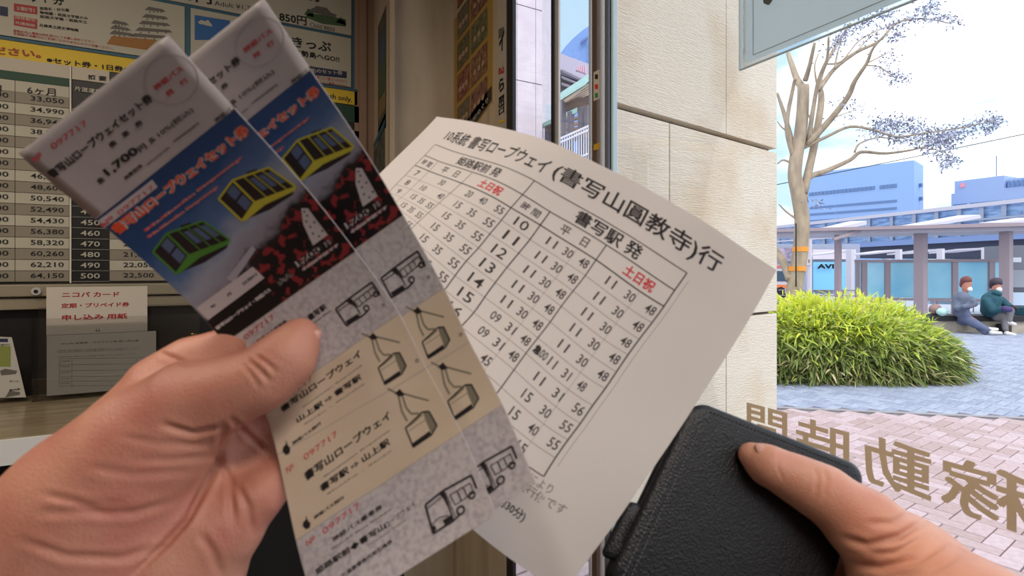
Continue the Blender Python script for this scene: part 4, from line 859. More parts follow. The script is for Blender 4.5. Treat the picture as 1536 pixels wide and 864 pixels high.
# far forecourt, one plain surface beyond where pavers can be told apart
mb = MB().prism([gp(-60, 4.8, -.004), gp(60, 4.8, -.004), gp(60, 8, -.004), gp(-60, 8, -.004)], (0, 0, -.004)).build('far_paving', far_m, gd)
mb = MB(); K_ = [gp(-60, 7.4), gp(60, 7.4), gp(60, 90), gp(-60, 90)]; mb.prism([p+Vector((0, 0, -.004)) for p in K_], (0, 0, -.003)).build('asphalt_road', mat('road_grey', C(160, 166, 180), .9), gd)
mb = MB(); mb.bar(gp(-8, 0, -.002), gp(8, 0, -.002), .05, .012); mb.build('kerb_line', mat('kerb', C(150, 146, 150), .8), gd)
# ================================================================ stone pillar wall outside
wd = Vector((.982, .190, 0)).normalized(); wn = Vector((wd.y, -wd.x, 0)); W0 = P(1165, 405, 1.94); W0.z = 0
def s_of(px):
    a = (px-768)/FPX; r = Vector((a*cs+sn, cs-a*sn, 0)); det = r.x*wd.y-r.y*wd.x      # camera ray meets wall line
    t = (W0.x*wd.y-W0.y*wd.x)/det; q = Vector((r.x*t, r.y*t, 0)); return (q-W0).dot(wd)
stone = mat('cream_stone', C(224, 214, 198), .85, col2=C(204, 178, 144), nscale=3.2, lo=.5, hi=.82, bump=.45, bscale=34, bstretch=(1, 1, 11), detail=7)
stone2 = mat('cream_stone_pale', C(226, 216, 202), .85, col2=C(208, 192, 168), nscale=4, lo=.5, hi=.8, bump=.4, bscale=34, bstretch=(1, 1, 11), detail=7)
sw = empty('stone_clad_pillar', W0+wd*-.5, 'cream chiselled stone pillar outside the glass, large blocks with grey joints', 'pillar')
sl = s_of(917)
_a = (917-768)/FPX; rdir = Vector((_a*cs+sn, cs-_a*sn, 0)).normalized()   # the pillar's far flank is cut back
mb = MB(); mb.prism([W0-wn*.03, W0+wd*sl-wn*.03, W0+wd*sl+rdir*.4, W0-wn*.4], (0, 0, 3.6)).build('core', mat('joint_grey', C(112, 106, 98), .9), sw)
rows = [(.0, .172), (.182, .757), (.767, 1.342), (1.352, 1.925), (1.941, 2.514), (2.524, 3.10), (3.11, 3.6)]
jt = [s_of(1089), s_of(1004)]; pitch = 2*(jt[0]-jt[1])
for ri, (z0, z1) in enumerate(rows):
    off = jt[0] if ri in (2, 4, 0, 6) else jt[1]; xs = [0.0]; x = off
    while x > -.02: x -= pitch
    js = []
    while x > sl: js.append(x); x -= pitch
    xs += js+[sl]
    for a, b in zip(xs[:-1], xs[1:]):
        if a-b < .02: continue
        A = a-(.0 if a == 0 else .0022); B = b+(.0 if b == sl else .0022); pr = random.uniform(0, .0015)
        o_ = MB().prism([W0+wd*A+wn*pr+Vector((0, 0, z0)), W0+wd*B+wn*pr+Vector((0, 0, z0)), W0+wd*B-wn*.03+Vector((0, 0, z0)), W0+wd*A-wn*(.32 if a == 0 else .03)+Vector((0, 0, z0))], (0, 0, z1-z0)).build('stone_block', stone if random.random() < .6 else stone2, sw, bevel=.002)
# ================================================================ bamboo grass hedge
def leaf_verts(c, d, L, w, droop, roll):
    d = d.normalized(); s_ = d.cross(Vector((0, 0, 1)));
    if s_.length < .1: s_ = Vector((1, 0, 0))
    s_.normalize(); s_ = (s_*math.cos(roll)+d.cross(s_)*math.sin(roll)); g = Vector((0, 0, -droop))
    p = [c, c+d*L*.35+g*L*.12, c+d*L*.7+g*L*.5, c+d*L+g*L]
    return [p[0], p[1]-s_*w, p[1]+s_*w, p[2]-s_*w*.8, p[2]+s_*w*.8, p[3]], [(0, 1, 2), (1, 3, 4, 2), (3, 5, 4)]
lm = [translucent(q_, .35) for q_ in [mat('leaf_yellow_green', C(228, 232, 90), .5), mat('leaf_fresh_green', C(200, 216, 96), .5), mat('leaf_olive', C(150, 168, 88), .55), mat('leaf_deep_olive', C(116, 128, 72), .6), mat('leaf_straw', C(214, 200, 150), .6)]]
hc = P(1268, 500, 8.1); hc.z = 0; ax_r = Vector((cs, -sn, 0)); ax_f = Vector((sn, cs, 0))
hd = empty('bamboo_grass_hedge', hc, 'low rounded bamboo grass hedge with yellow green tops beside the stone pillar', 'hedge')
def hedge_surf(th, ph):
    """superellipsoid clipped at the ground"""
    def sp(v, e): return math.copysign(abs(v)**e, v)
    x = 1.78*sp(math.cos(ph), .7)*sp(math.cos(th), .55); y = 1.15*sp(math.cos(ph), .7)*sp(math.sin(th), .55); z = 1.08*sp(math.sin(ph), .62)
    z *= .88+.14*math.sin(3*th+1)+.03*math.cos(7*th)
    if x > 0: z *= 1-.10*(x/1.9)**2
    x -= .55
    return hc+ax_r*x+ax_f*y+Vector((0, 0, z))
mb = MB(); vs = []; nu, nv = 28, 8
for j in range(nv+1):
    for i in range(nu): p = hedge_surf(2*math.pi*i/nu, math.pi/2*j/nv*.999); vs.append(hc+(p-hc)*.72)
mb.add(vs, [(j*nu+i, j*nu+(i+1) % nu, (j+1)*nu+(i+1) % nu, (j+1)*nu+i) for j in range(nv) for i in range(nu)])
mb.build('twig_core', mat('twig_brown', C(104, 96, 62), .9, col2=C(70, 66, 40), nscale=20), hd)
LV = []
for i in range(19000):
    if random.random() < .62: xn = random.uniform(-1, 1); th = math.acos(math.copysign(abs(xn)**(1/.55), xn))*(-1 if random.random() < .75 else 1)
    else: yn = random.uniform(-1, 1); th = math.asin(math.copysign(abs(yn)**(1/.55), yn)); th = th if random.random() < .6 else math.pi-th
    ph = math.asin(random.uniform(.03, 1)**(1/.62)) if random.random() < .6 else math.asin(random.random()**.7)*.98
    p = hedge_surf(th, ph); n = (p-hc-Vector((0, 0, .2))).normalized(); p = hc+(p-hc)*random.uniform(.84, 1.03)
    if (p-hc).dot(ax_f) > .75: continue
    zf = p.z
    if p.z < .04: p.z = .04
    d = n*random.uniform(.5, 1.2)+Vector((random.gauss(0, .6), random.gauss(0, .6), random.gauss(.05, .45)+(.5 if zf > .7 else 0)))
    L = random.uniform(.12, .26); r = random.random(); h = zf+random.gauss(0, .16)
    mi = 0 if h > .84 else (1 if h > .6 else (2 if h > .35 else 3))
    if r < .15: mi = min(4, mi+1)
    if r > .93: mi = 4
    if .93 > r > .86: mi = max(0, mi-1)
    px, py, dd = proj(p); LV.append((dd-(L-.1)*20 if 1165 < px < 1470 and py < 590 else 99, p, d, L, random.uniform(.008, .016), random.uniform(.1, .6), random.uniform(-.9, .9), mi))
LV.sort(key=lambda t: t[0])
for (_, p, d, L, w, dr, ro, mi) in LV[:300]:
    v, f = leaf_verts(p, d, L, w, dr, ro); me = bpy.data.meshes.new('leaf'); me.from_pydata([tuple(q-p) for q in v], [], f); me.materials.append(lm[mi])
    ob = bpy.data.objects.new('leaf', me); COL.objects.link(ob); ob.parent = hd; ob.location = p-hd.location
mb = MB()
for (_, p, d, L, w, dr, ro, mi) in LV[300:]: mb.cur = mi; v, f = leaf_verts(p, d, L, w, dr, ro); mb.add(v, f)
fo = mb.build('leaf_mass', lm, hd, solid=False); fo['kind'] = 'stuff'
# ================================================================ tree
bark = mat('bark', C(176, 158, 136), .85, col2=C(150, 134, 118), nscale=9, stretch=(1, 1, .4), bump=.4, bscale=30)
TDp = 9.2
tr = empty('bare_street_tree', P(1190, 545, TDp), 'tall pale barked tree with thin leafing branches behind the hedge', 'tree'); tr.location.z = 0
def limb(mb, pts, r0, r1, dz=0):
    q = []
    for i, (x, y) in enumerate(pts): q.append(P(x, y, TDp+dz*i/(len(pts)-1)))
    # resample smoothly
    out = []; n = len(q)
    for i in range(n-1):
        p0, p1, p2, p3 = q[max(i-1, 0)], q[i], q[i+1], q[min(i+2, n-1)]
        for k in range(4):
            t = k/4; out.append(.5*((2*p1)+(p2-p0)*t+(2*p0-5*p1+4*p2-p3)*t*t+(3*p1-p0-3*p2+p3)*t**3))
    out.append(q[-1]); m = len(out); rr = [lerp(r0, r1, i/(m-1))*TDp/FPX for i in range(m)]
    mb.tube(out, rr, 8)
mb = MB()
limb(mb, [(1188, 560), (1189, 470), (1192, 430), (1200, 380), (1203, 330), (1196, 285), (1192, 262), (1195, 232), (1200, 205), (1204, 165), (1205, 128)], 12, 8)
ob = mb.build('trunk', bark, tr, smooth=True)
mb = MB()
limb(mb, [(1186, 420), (1180, 405), (1170, 385), (1158, 370)], 7, 5, .5)
B_ = [([(1205, 134), (1196, 120), (1188, 98), (1182, 80)], 6, 3, .3), ([(1208, 120), (1214, 100), (1222, 64)], 4, 2, -.4), ([(1192, 240), (1184, 200), (1176, 170), (1166, 140)], 5, 2, .5), ([(1190, 235), (1180, 190), (1190, 130), (1193, 118)], 3.5, 2, -.4),
 ([(1205, 290), (1222, 215), (1232, 150), (1229, 125), (1238, 96), (1260, 60), (1275, 35)], 6, 1.6, 1.0), ([(1212, 215), (1226, 128), (1240, 90), (1243, 55)], 3.4, 1.2, -.8), ([(1228, 135), (1252, 103), (1285, 78), (1318, 62), (1345, 35), (1385, 28), (1425, 35)], 3.8, .8, 1.2),
 ([(1210, 218), (1245, 180), (1272, 145), (1282, 122), (1300, 95), (1310, 72), (1335, 45)], 5, 1.0, -1.2), ([(1206, 300), (1212, 268), (1240, 256), (1275, 240), (1292, 228), (1330, 230), (1380, 222), (1430, 205)], 5, .9, .8), ([(1205, 222), (1240, 205), (1275, 190), (1310, 195), (1345, 205), (1385, 200), (1450, 190), (1490, 180)], 2.6, .7, -.8),
 ([(1282, 228), (1290, 215), (1320, 206), (1350, 212)], 1.6, .7, .4), ([(1252, 103), (1256, 80), (1262, 62)], 1.6, .8, .2), ([(1226, 130), (1222, 100), (1228, 80)], 1.5, .7, .1), ([(1300, 98), (1318, 100), (1330, 108), (1345, 118)], 1.2, .5, .2), ([(1196, 250), (1176, 240), (1166, 246)], 2, 1, .1), ([(1197, 330), (1180, 318), (1168, 306)], 1.8, .8, .1),
 ([(1238, 96), (1262, 92), (1290, 60), (1330, 40), (1375, 22)], 1.4, .5, .4), ([(1285, 78), (1300, 60), (1318, 48)], 1.3, .5, .2), ([(1245, 180), (1262, 172), (1285, 165)], 1.1, .4, .2), ([(1300, 95), (1330, 80), (1352, 66)], 1.2, .4, .2), ([(1380, 222), (1410, 226), (1432, 238)], 1.0, .4, .1), ([(1345, 205), (1380, 212), (1410, 200)], 1.0, .4, .1), ([(1222, 215), (1216, 180), (1206, 160)], 1.6, .8, .2), ([(1184, 200), (1172, 190), (1166, 182)], 1.4, .6, .1)]
mb2 = MB()
for i, (pts, a, b, dz) in enumerate(B_):
    q = MB(); limb(q, pts, a, b, dz); q.build('branch', bark, tr, smooth=True)
mb.build('branch', bark, tr, smooth=True)
tl = [mat('tree_leaf_mauve', C(132, 128, 156), .7), mat('tree_leaf_grey', C(106, 112, 132), .7), mat('tree_leaf_pale', C(168, 176, 196), .7)]
mb = MB()
def cl(pts, spread, n, dz=.6):
    for i in range(n):
        t = random.random()*(len(pts)-1); k = int(t); x = lerp(pts[k][0], pts[k+1][0], t-k)+random.gauss(0, spread); y = lerp(pts[k][1], pts[k+1][1], t-k)+random.gauss(0, spread*.7)
        if x < 1168: continue
        c = P(x, y, TDp+random.gauss(0, dz)); d = Vector((random.gauss(0, 1), random.gauss(0, 1), random.gauss(-.3, .7))); mb.cur = random.randrange(3); v, f = leaf_verts(c, d, random.uniform(.03, .07), random.uniform(.007, .015), .2, random.uniform(-1.5, 1.5)); mb.add(v, f)
cl([(1255, 60), (1275, 45), (1300, 30), (1340, 15)], 6, 420); cl([(1375, 20), (1395, 10), (1400, 3)], 6, 200); cl([(1380, 28), (1415, 22), (1440, 38)], 7, 260); cl([(1335, 55), (1352, 50)], 7, 130); cl([(1320, 80), (1345, 90)], 9, 60); cl([(1335, 125), (1350, 110), (1360, 125)], 6, 120)
cl([(1312, 185), (1360, 185), (1400, 205), (1440, 198), (1490, 178)], 9, 1300); cl([(1320, 200), (1400, 218), (1430, 210)], 10, 700); cl([(1400, 225), (1430, 240), (1410, 248)], 7, 240); cl([(1480, 195), (1500, 178)], 6, 160); cl([(1250, 160), (1280, 150)], 10, 40); cl([(1215, 300), (1235, 310)], 7, 40); cl([(1240, 90), (1262, 50)], 9, 120); cl([(1290, 60), (1340, 36), (1375, 22)], 8, 260); cl([(1318, 100), (1350, 118)], 7, 110); cl([(1255, 175), (1300, 160)], 12, 60); cl([(1300, 200), (1340, 185)], 10, 160)
lf_ = mb.build('foliage', tl, tr, solid=False); lf_['kind'] = 'stuff'
tape = mat('orange_tape', C(232, 150, 60), .6)
for y, x in ((374, 1200.5), (403, 1196)): q = P(x, y, TDp); MB().tube([q+Vector((0, 0, -.04)), q+Vector((0, 0, .04))], .128 if y < 390 else .14, 14).build('tape_band', tape, tr)
mb = MB().tube([P(1194, y, TDp-.16) for y in (335, 370, 400, 430)], .012, 6); mb.build('cord', dark, tr)
MB().tube([P(1120, 286, 20), P(1300, 250, 19), P(1600, 188, 18)], .014, 6).build('overhead_cable', dark)
tag(bpy.data.objects['overhead_cable'], 'thin black overhead cable crossing the sky behind the tree', 'cable')
# ================================================================ seat wall and people
dS = 12.7
def fp(px, py, d=dS): return P(px, py, d)
ledge = empty('seat_wall', P(1500, 500, dS), 'low stone seat wall with black slab top under the two seated people', 'seat wall'); ledge.location.z = 0
a = P(1330, 500, 13.0); b = P(1640, 500, 12.6); a.z = b.z = 0; la = (b-a).normalized(); ln = Vector((-la.y, la.x, 0)); ln = ln if ln.dot(ax_f) > 0 else -ln
MB().prism([a, b, b+ln*.5, a+ln*.5], (0, 0, .27)).build('stone_base', mat('seat_stone', C(176, 164, 148), .8, col2=C(150, 140, 128), nscale=5), ledge)
MB().prism([a-ln*.05+Vector((0, 0, .27)), b-ln*.05+Vector((0, 0, .27)), b+ln*.55+Vector((0, 0, .27)), a+ln*.55+Vector((0, 0, .27))], (0, 0, .13)).build('slab_top', mat('slab_black', C(38, 36, 40), .6), ledge)
q = P(1403, 463, 13.1); q.z = .40; bg_ = MB().ball(q+Vector((0, 0, .13)), (.16, .13, .14), 14, 10).build('brown_bag', mat('bag_brown', C(150, 120, 116), .7), smooth=True); tag(bg_, 'brown round bag on the seat wall left of the seated people', 'bag')
MB().tube([q+Vector((-.08, 0, .24)), q+Vector((-.05, 0, .33)), q+Vector((.05, 0, .33)), q+Vector((.08, 0, .24))], .012, 6).build('handle', MATS['bag_brown'], bg_)
q = P(1413, 468, 12.85); q.z = .40; hm = MB().ball(q+Vector((0, 0, .09)), (.13, .11, .10), 14, 8).build('pale_bundle', mat('bundle_mint', C(176, 212, 206), .6), smooth=True); tag(hm, 'mint and white folded bundle lying beside the brown bag', 'bundle')
def person(cx, label, jk, tr_c, hair_c, pose):
    root = empty('person', P(cx, 500, dS), label, 'person'); root.location.z = 0
    def q(x, y, d=dS): return tuple(P(cx+x, y, d))
    r = lambda p: p*dS/FPX
    J = pose
    def build(name, prims, m, vox=.014, k=.03): 
        me = sdf_mesh(name, [(q(*a), q(*b), r(c), r(d)) for a, b, c, d in prims], vox, k=k, smooth_it=1); return link(name, me, m, root)
    build('body', J['body'], skinL); build('jacket', J['jacket'], jk); build('trousers', J['trousers'], tr_c); build('hair', J['hair'], hair_c, .01); build('face_mask', J['mask'], mat('mask_white', C(226, 226, 232), .7), .009, .01)
    for s in J['shoes']: build('shoe', s, mat('shoe_white', C(214, 210, 208), .6), .011)
    if 'extra' in J:
        for n_, s, m in J['extra']: build(n_, s, m, .011)
D = dS
A_ = dict(body=[((0, 436, D), (-4, 446, D), 3, 4), ((1.5, 424, D), (0, 433, D), 6.0, 5.2), ((6.6, 428, D-.02), (7, 430, D-.02), 1.2, 1.2), ((-6, 452, D), (-7, 466, D), 8, 7), ((-12, 450, D), (-10, 462, D-.1), 3.4, 3), ((-10, 462, D-.1), (10, 457, D-.25), 2.6, 2), ((-6, 471, D-.02), (12, 482, D-.15), 5, 4), ((12, 482, D-.15), (34, 494, D-.3), 3.6, 2.4), ((0, 428, D+.1), (.5, 429, D+.1), 5, 5)],
  jacket=[((-6, 448, D), (-8, 467, D), 10.5, 10.0), ((-2, 444, D), (-4, 447, D), 5.5, 8), ((-14, 449, D+.05), (-13, 463, D-.1), 5.5, 4.6), ((-13, 463, D-.12), (6, 459, D-.3), 4.4, 3.4), ((7, 449, D), (12, 456, D-.15), 4.8, 4.2), ((12, 456, D-.15), (-4, 460, D-.32), 3.8, 3.2), ((6, 459, D-.3), (10, 452, D-.34), 3, 2.6)],
  trousers=[((-8, 467, D), (-2, 471, D-.05), 9, 7.5), ((-4, 476, D), (14, 486, D-.2), 7.2, 6), ((14, 486, D-.2), (33, 495, D-.35), 5.8, 4), ((-6, 480, D+.1), (12, 484, D-.05), 7, 5.5), ((12, 484, D-.05), (28, 498, D-.3), 5.4, 4)],
  hair=[((-.5, 421, D+.02), (-3, 427, D+.06), 6.6, 5.6), ((2, 419.5, D), (3, 420.5, D-.03), 5.4, 4.6)], mask=[((5.2, 433.5, D-.05), (5.6, 434, D-.08), 3.6, 3.4)],
  shoes=[[((33, 494, D-.35), (46, 494, D-.38), 3.4, 2.4)], [((38, 499, D-.42), (52, 499.5, D-.45), 3.0, 2.2)]])
person(1449, 'seated person in grey blue jacket and trousers, arms folded, wearing a white face mask', mat('jacket_slate', C(104, 112, 130), .8, col2=C(88, 96, 116), nscale=6), mat('trousers_slate', C(96, 104, 132), .8), mat('hair_auburn', C(110, 62, 60), .6), A_)
B2 = dict(body=[((0, 437, D), (-4, 446, D), 3, 4), ((1, 426, D), (0, 434, D), 5.8, 5), ((5.8, 430, D-.02), (6, 432, D-.02), 1.1, 1.1), ((-6, 454, D), (-7, 464, D), 9, 8), ((-12, 452, D), (0, 463, D-.15), 3, 2.6), ((0, 463, D-.15), (16, 462, D-.3), 2.4, 2), ((-4, 470, D), (22, 464, D-.25), 5, 4), ((22, 464, D-.25), (20, 486, D-.3), 3.6, 2.6), ((-2, 471, D), (12, 470, D-.1), 5, 4), ((12, 472, D-.2), (16, 498, D-.3), 3, 2.4)],
  jacket=[((-7, 450, D), (-9, 465, D), 12, 11.5), ((-2, 441, D), (-4, 447, D), 7, 10), ((-14, 452, D-.05), (-6, 465, D-.2), 6.5, 5.5), ((-6, 465, D-.2), (12, 464, D-.35), 5, 4.2), ((7, 450, D), (18, 459, D-.1), 6, 5), ((18, 459, D-.1), (24, 461, D-.2), 4.4, 3.8)],
  trousers=[((-5, 469, D), (6, 471, D-.1), 8, 7.5), ((0, 474, D), (20, 466, D-.25), 7, 5.6), ((20, 466, D-.25), (19, 482, D-.3), 5.4, 4), ((2, 476, D-.1), (12, 476, D-.2), 6, 5), ((12, 476, D-.2), (14, 494, D-.32), 4.6, 3.6)],
  hair=[((-1, 423.5, D+.02), (-3, 428, D+.06), 7.2, 6.2), ((3, 422.5, D), (4, 424, D-.03), 5.6, 4.6)], mask=[((4, 434, D-.05), (4.6, 434.5, D-.08), 3.9, 3.6)],
  shoes=[[((18, 483, D-.3), (28, 486.5, D-.36), 3.4, 2.4)], [((16, 500, D-.38), (28, 502, D-.42), 3.2, 2.2)]],
  extra=[('glove', [((14, 463, D-.4), (20, 464, D-.42), 4.4, 4)], mat('glove_purple', C(74, 62, 110), .8)), ('glove', [((25, 461, D-.26), (30, 463, D-.28), 3.6, 3)], MATS['slab_black']), ('scarf', [((-1, 439, D-.12), (5, 441, D-.14), 3.8, 3.4)], mat('scarf_green', C(30, 82, 92), .8))])
person(1494, 'seated person in dark teal padded coat, hands clasped on one raised knee', mat('coat_teal', C(34, 84, 96), .75, col2=C(24, 66, 82), nscale=8), mat('trousers_grey', C(110, 108, 112), .8), mat('hair_dark', C(58, 46, 62), .6), B2)
q = P(1505, 492, dS+.0); q.z = .0; bb = MB().box(q+Vector((-.14, -.1, 0)), q+Vector((.18, .1, .22))).build('black_bag', dark, bevel=.03); tag(bb, 'small black bag on the ground below the coat wearer\'s raised foot', 'bag'); bb.location = (0, 0, 0)
q = P(1533, 466, 13.0); q.z = .40; bx = MB().box(q+Vector((-.12, -.1, 0)), q+Vector((.15, .1, .2))).build('dark_green_bag', MATS['coat_teal'], bevel=.02); tag(bx, 'small dark green bag on the seat wall at the right picture edge', 'bag')
# ================================================================ bus shelters
sh_m = mat('shelter_taupe', C(158, 142, 148), .6); sh_l = mat('shelter_pale', C(196, 190, 200), .6); tealg = mat('screen_teal', C(158, 214, 232), .25, spec=.6, col2=C(128, 196, 226), nscale=.9)
sh = empty('bus_shelter', P(1380, 470, 16.5), 'long bus shelter with taupe posts, thin roof and turquoise glass screens', 'bus shelter'); sh.location.z = 0
zr = 2.72
def zat(px, z, d): p = P(px, 405, d); p.z = z; return p
def dof(px): return lerp(17.2, 14.9, (px-1168)/368)
r0 = zat(1090, zr, dof(1090)); r1 = zat(1640, zr, dof(1640)); ru = (r1-r0).normalized(); rnn = Vector((-ru.y, ru.x, 0)); rnn = rnn if rnn.dot(ax_f) > 0 else -rnn
MB().prism([r0, r1, r1+rnn*2.4, r0+rnn*2.4], (0, 0, .10)).build('roof', sh_m, sh)
MB().prism([r0+rnn*.3-Vector((0, 0, .10)), r1+rnn*.3-Vector((0, 0, .10)), r1+rnn*2.3-Vector((0, 0, .1)), r0+rnn*2.3-Vector((0, 0, .1))], (0, 0, .1)).build('soffit', sh_l, sh)
for px, w in ((1257, .15), (1381, .26), (1509, .24)):
    d = dof(px)+.5; p = zat(px, 0, d); MB().box(p+Vector((-w/2, -w/2, 0)), p+Vector((w/2, w/2, zr-.05))).build('post', sh_m, sh)
MB().bar(zat(1250, 2.45, dof(1250)-.2), zat(1290, 2.72, dof(1290)), .08, .09).build('roof_strut', sh_m, sh)
sd_ = 1.35
def sp_(px, z): return zat(px, z, dof(px)+sd_)
zt = 1.5+12*17.6/800; zb = .55
MB().bar(sp_(1282, zt+.03), sp_(1514, zt+.03), .07, .09).build('top_rail', sh_m, sh); MB().bar(sp_(1282, zb), sp_(1514, zb), .07, .08).build('bottom_rail', sh_m, sh)
fr = [1286, 1296, 1331, 1380, 1432, 1487, 1512]
for i, px in enumerate(fr):
    w = .11 if px in (1286, 1512) else .17; MB().bar(sp_(px, 0), sp_(px, zt+.05), w, .08, up=ax_f).build('screen_post', sh_m, sh)
for a_, b_ in zip(fr[:-1], fr[1:]): MB().prism([sp_(a_, zb+.05), sp_(b_, zb+.05), sp_(b_, zt), sp_(a_, zt)], tuple(rnn*.02)).build('glass_screen', tealg, sh)
wl_ = MB().prism([zat(1395, .38, 17.5), zat(1700, .38, 16.2), zat(1700, .78, 16.2), zat(1395, .78, 17.5)], (.15, .2, 0)).build('pale_barrier', mat('barrier_pale', C(190, 206, 222), .7)); tag(wl_, 'pale blue low barrier running behind the seated people', 'barrier')
kk = MB().prism([zat(1535, 0, 17.2), zat(1620, 0, 16.8), zat(1620, 2.3, 16.8), zat(1513, 2.3, 17.4), zat(1513, 0, 17.4)], (.4, .8, 0)).build('ticket_kiosk', mat('kiosk_grey', C(116, 118, 128), .5)); tag(kk, 'grey kiosk behind the coat wearer at the right picture edge', 'kiosk')
MB().prism([zat(1520, 1.75, 17.0), zat(1532, 1.75, 16.95), zat(1532, 1.9, 16.95), zat(1520, 1.9, 17.0)], (.01, .02, 0)).build('notice', MATS['mask_white'], kk)
MB().prism([zat(1515, .95, 17.02), zat(1560, .95, 16.85), zat(1560, 1.5, 16.85), zat(1515, 1.5, 17.02)], (.01, .02, 0)).build('lower_panel', mat('kiosk_shutter', C(150, 152, 162), .5), kk)
for px, d, top, w, tilt in ((1275, 22, 375, .22, -18), (1348, 24, 374, .2, -22), (1411, 24, 373, .22, -26), (1478, 24, 371, .22, -30)):
    e = empty('far_shelter', P(px, 420, d), {1275: 'small white far shelter post left of the turquoise screens', 1348: 'white far shelter seen over the second and third glass screens', 1411: 'white far shelter above the middle glass screens', 1478: 'white far shelter above the first seated person'}[px], 'bus shelter', 'row of slanted roof shelters in the bus terminal'); e.location.z = 0
    zt_ = P(px, top, d).z; p = zat(px, 0, d); MB().box(p+Vector((-w/2, -w/2, 0)), p+Vector((w/2, w/2, zt_))).build('post', sh_l, e); MB().prism([P(px+4, top, d), P(px+4, top+3, d), P(px-45, top+8, d+2), P(px-45, top+6, d+2)], (.8, 1.5, 0)).build('roof', sh_l, e)
# road side rail and low cars band
e = empty('guard_rail', P(1300, 455, 19), 'dark tubular guard rail seen through the turquoise screens', 'rail'); e.location.z = 0
for z in (.55, .75): MB().tube([zat(1168, z, 20), zat(1560, z, 18.6)], .02, 6).build('bar', sh_m, e)
for px in range(1180, 1560, 28): MB().tube([zat(px, 0, lerp(20, 18.6, (px-1168)/392)), zat(px, .78, lerp(20, 18.6, (px-1168)/392))], .02, 6).build('upright', sh_m, e)
# stop pole with sign
e = empty('bus_stop_pole', P(1212, 470, 15), 'slim white bus stop pole with a small square number plate', 'sign'); e.location.z = 0
MB().tube([zat(1214, 0, 15), zat(1214, 2.35, 15)], .07, 8).build('pole', sh_l, e); p = P(1213, 392, 14.9); MB().box(p+Vector((-.13, -.01, -.11)), p+Vector((.13, .01, .11))).build('plate', t_wh, e)
v, f = glyphs('13', .03); me = MB().add([tuple(p+ax_r*(a*.09-.06)-ax_f*.03+Vector((0, 0, b*.12-.04))) for a, b in v], f).build('number', t_ink, e, solid=False)
# bus at far left
e = empty('city_bus', P(1160, 440, 26), 'far bus with orange stripe partly hidden by tree and pillar', 'bus'); e.location.z = 0
A1_, A2_ = zat(1100, 0, 27), zat(1186, 0, 26)
def side(z0, z1, m, nm, off, a=A1_, b=A2_, th=(.3, 1.6, 0)): return MB().prism([a+Vector((0, 0, z0))-ax_f*off, b+Vector((0, 0, z0))-ax_f*off, b+Vector((0, 0, z1))-ax_f*off, a+Vector((0, 0, z1))-ax_f*off], th).build(nm, m, e)
side(.35, 1.75, sh_l, 'body', 0); side(.95, 1.45, mat('bus_glass', C(60, 78, 96), .2), 'window', .03, th=(.02, .02, 0)); side(.62, .78, mat('bus_orange', C(226, 120, 70)), 'stripe', .04, th=(.02, .02, 0)); side(1.6, 1.72, mat('bus_red', C(200, 96, 90)), 'stripe', .04, th=(.02, .02, 0))
for t in (.3, .85): p = A1_.lerp(A2_, t)-ax_f*.05; p.z = .35; MB().tube([p, p+ax_f*.25], .33, 16).build('wheel', dark, e)
# shop front band with letters beyond
sf = empty('shop_front', P(1250, 420, 34), 'pale blue glazed shop front with large dark sign letters, far left', 'shop'); sf.location.z = 0
def fl(px0, py0, px1, py1, d, m, nm, par, th=.2): return MB().prism([P(px0, py1, d), P(px1, py1, d), P(px1, py0, d), P(px0, py0, d)], tuple(ax_f*th)).build(nm, m, par)
fl(1166, 366, 1290, 440, 34, mat('shop_grey', C(150, 156, 176), .6), 'facade', sf, 1.5); fl(1220, 393, 1252, 436, 33.8, mat('shop_glass', C(120, 186, 226), .2), 'window', sf, .1); fl(1256, 393, 1284, 436, 33.8, MATS['shop_glass'], 'window', sf, .1); fl(1219, 374, 1284, 389, 33.8, mat('shop_sign_panel', C(206, 196, 204)), 'sign_panel', sf, .1); fl(1166, 372, 1216, 392, 33.8, mat('shop_lilac', C(176, 160, 176), .6, col2=C(120, 110, 130), nscale=4), 'window', sf, .1)
v, f = glyphs('AVI', .05); mx_ = v[:, 0].max(); MB().add([tuple(P(1226+a/mx_*25, 403-b*9, 33.6)) for a, b in v], f).build('sign_lettering', t_ink, sf, solid=False)
# elevated railway deck
ed = empty('elevated_platform', P(1350, 405, 46), 'long raised blue glass walkway crossing behind the shelters', 'elevated walkway'); ed.location.z = 0
def dk(px): return 1/lerp(1/60., 1/34., (px-1168)/368)
def quad(px0, t0, b0, px1, t1, b1, m, nm, dd=0, th=3): return MB().prism([P(px0, b0, dk(px0)+dd), P(px1, b1, dk(px1)+dd), P(px1, t1, dk(px1)+dd), P(px0, t0, dk(px0)+dd)], tuple(ax_f*th)).build(nm, m, ed)
qx = lambda px, y0, y1: lerp(y0, y1, (px-1168)/368)
dkg = mat('deck_blue', C(140, 168, 206), .4, col2=C(96, 122, 166), nscale=.8, stretch=(1, 1, 6), lo=.4, hi=.6); dkd = mat('deck_dark', C(62, 66, 84), .8)
for i in range(12):
    p0 = 1168+i*34; p1 = p0+33
    quad(p0, qx(p0, 342, 303), qx(p0, 372, 350), p1, qx(p1, 342, 303), qx(p1, 372, 350), dkg, 'glass_panel')
    quad(p0, qx(p0, 340, 300)-1, qx(p0, 376, 352)+1, p0+1.4, qx(p0+2, 340, 300)-1, qx(p0+2, 376, 352)+1, MATS['shop_grey'], 'mullion', -.2, .3)
for t0, t1, h, m in ((338, 297, 4, sh_l), (353, 322, 2, MATS['shop_grey']), (361, 335, 2, sh_l), (371, 349, 6, mat('deck_edge', C(120, 140, 184), .5))): quad(1150, qx(1150, t0, t1), qx(1150, t0, t1)+h, 1580, qx(1580, t0, t1), qx(1580, t0, t1)+h*1.6, m, 'rail_band', -.3, .3)
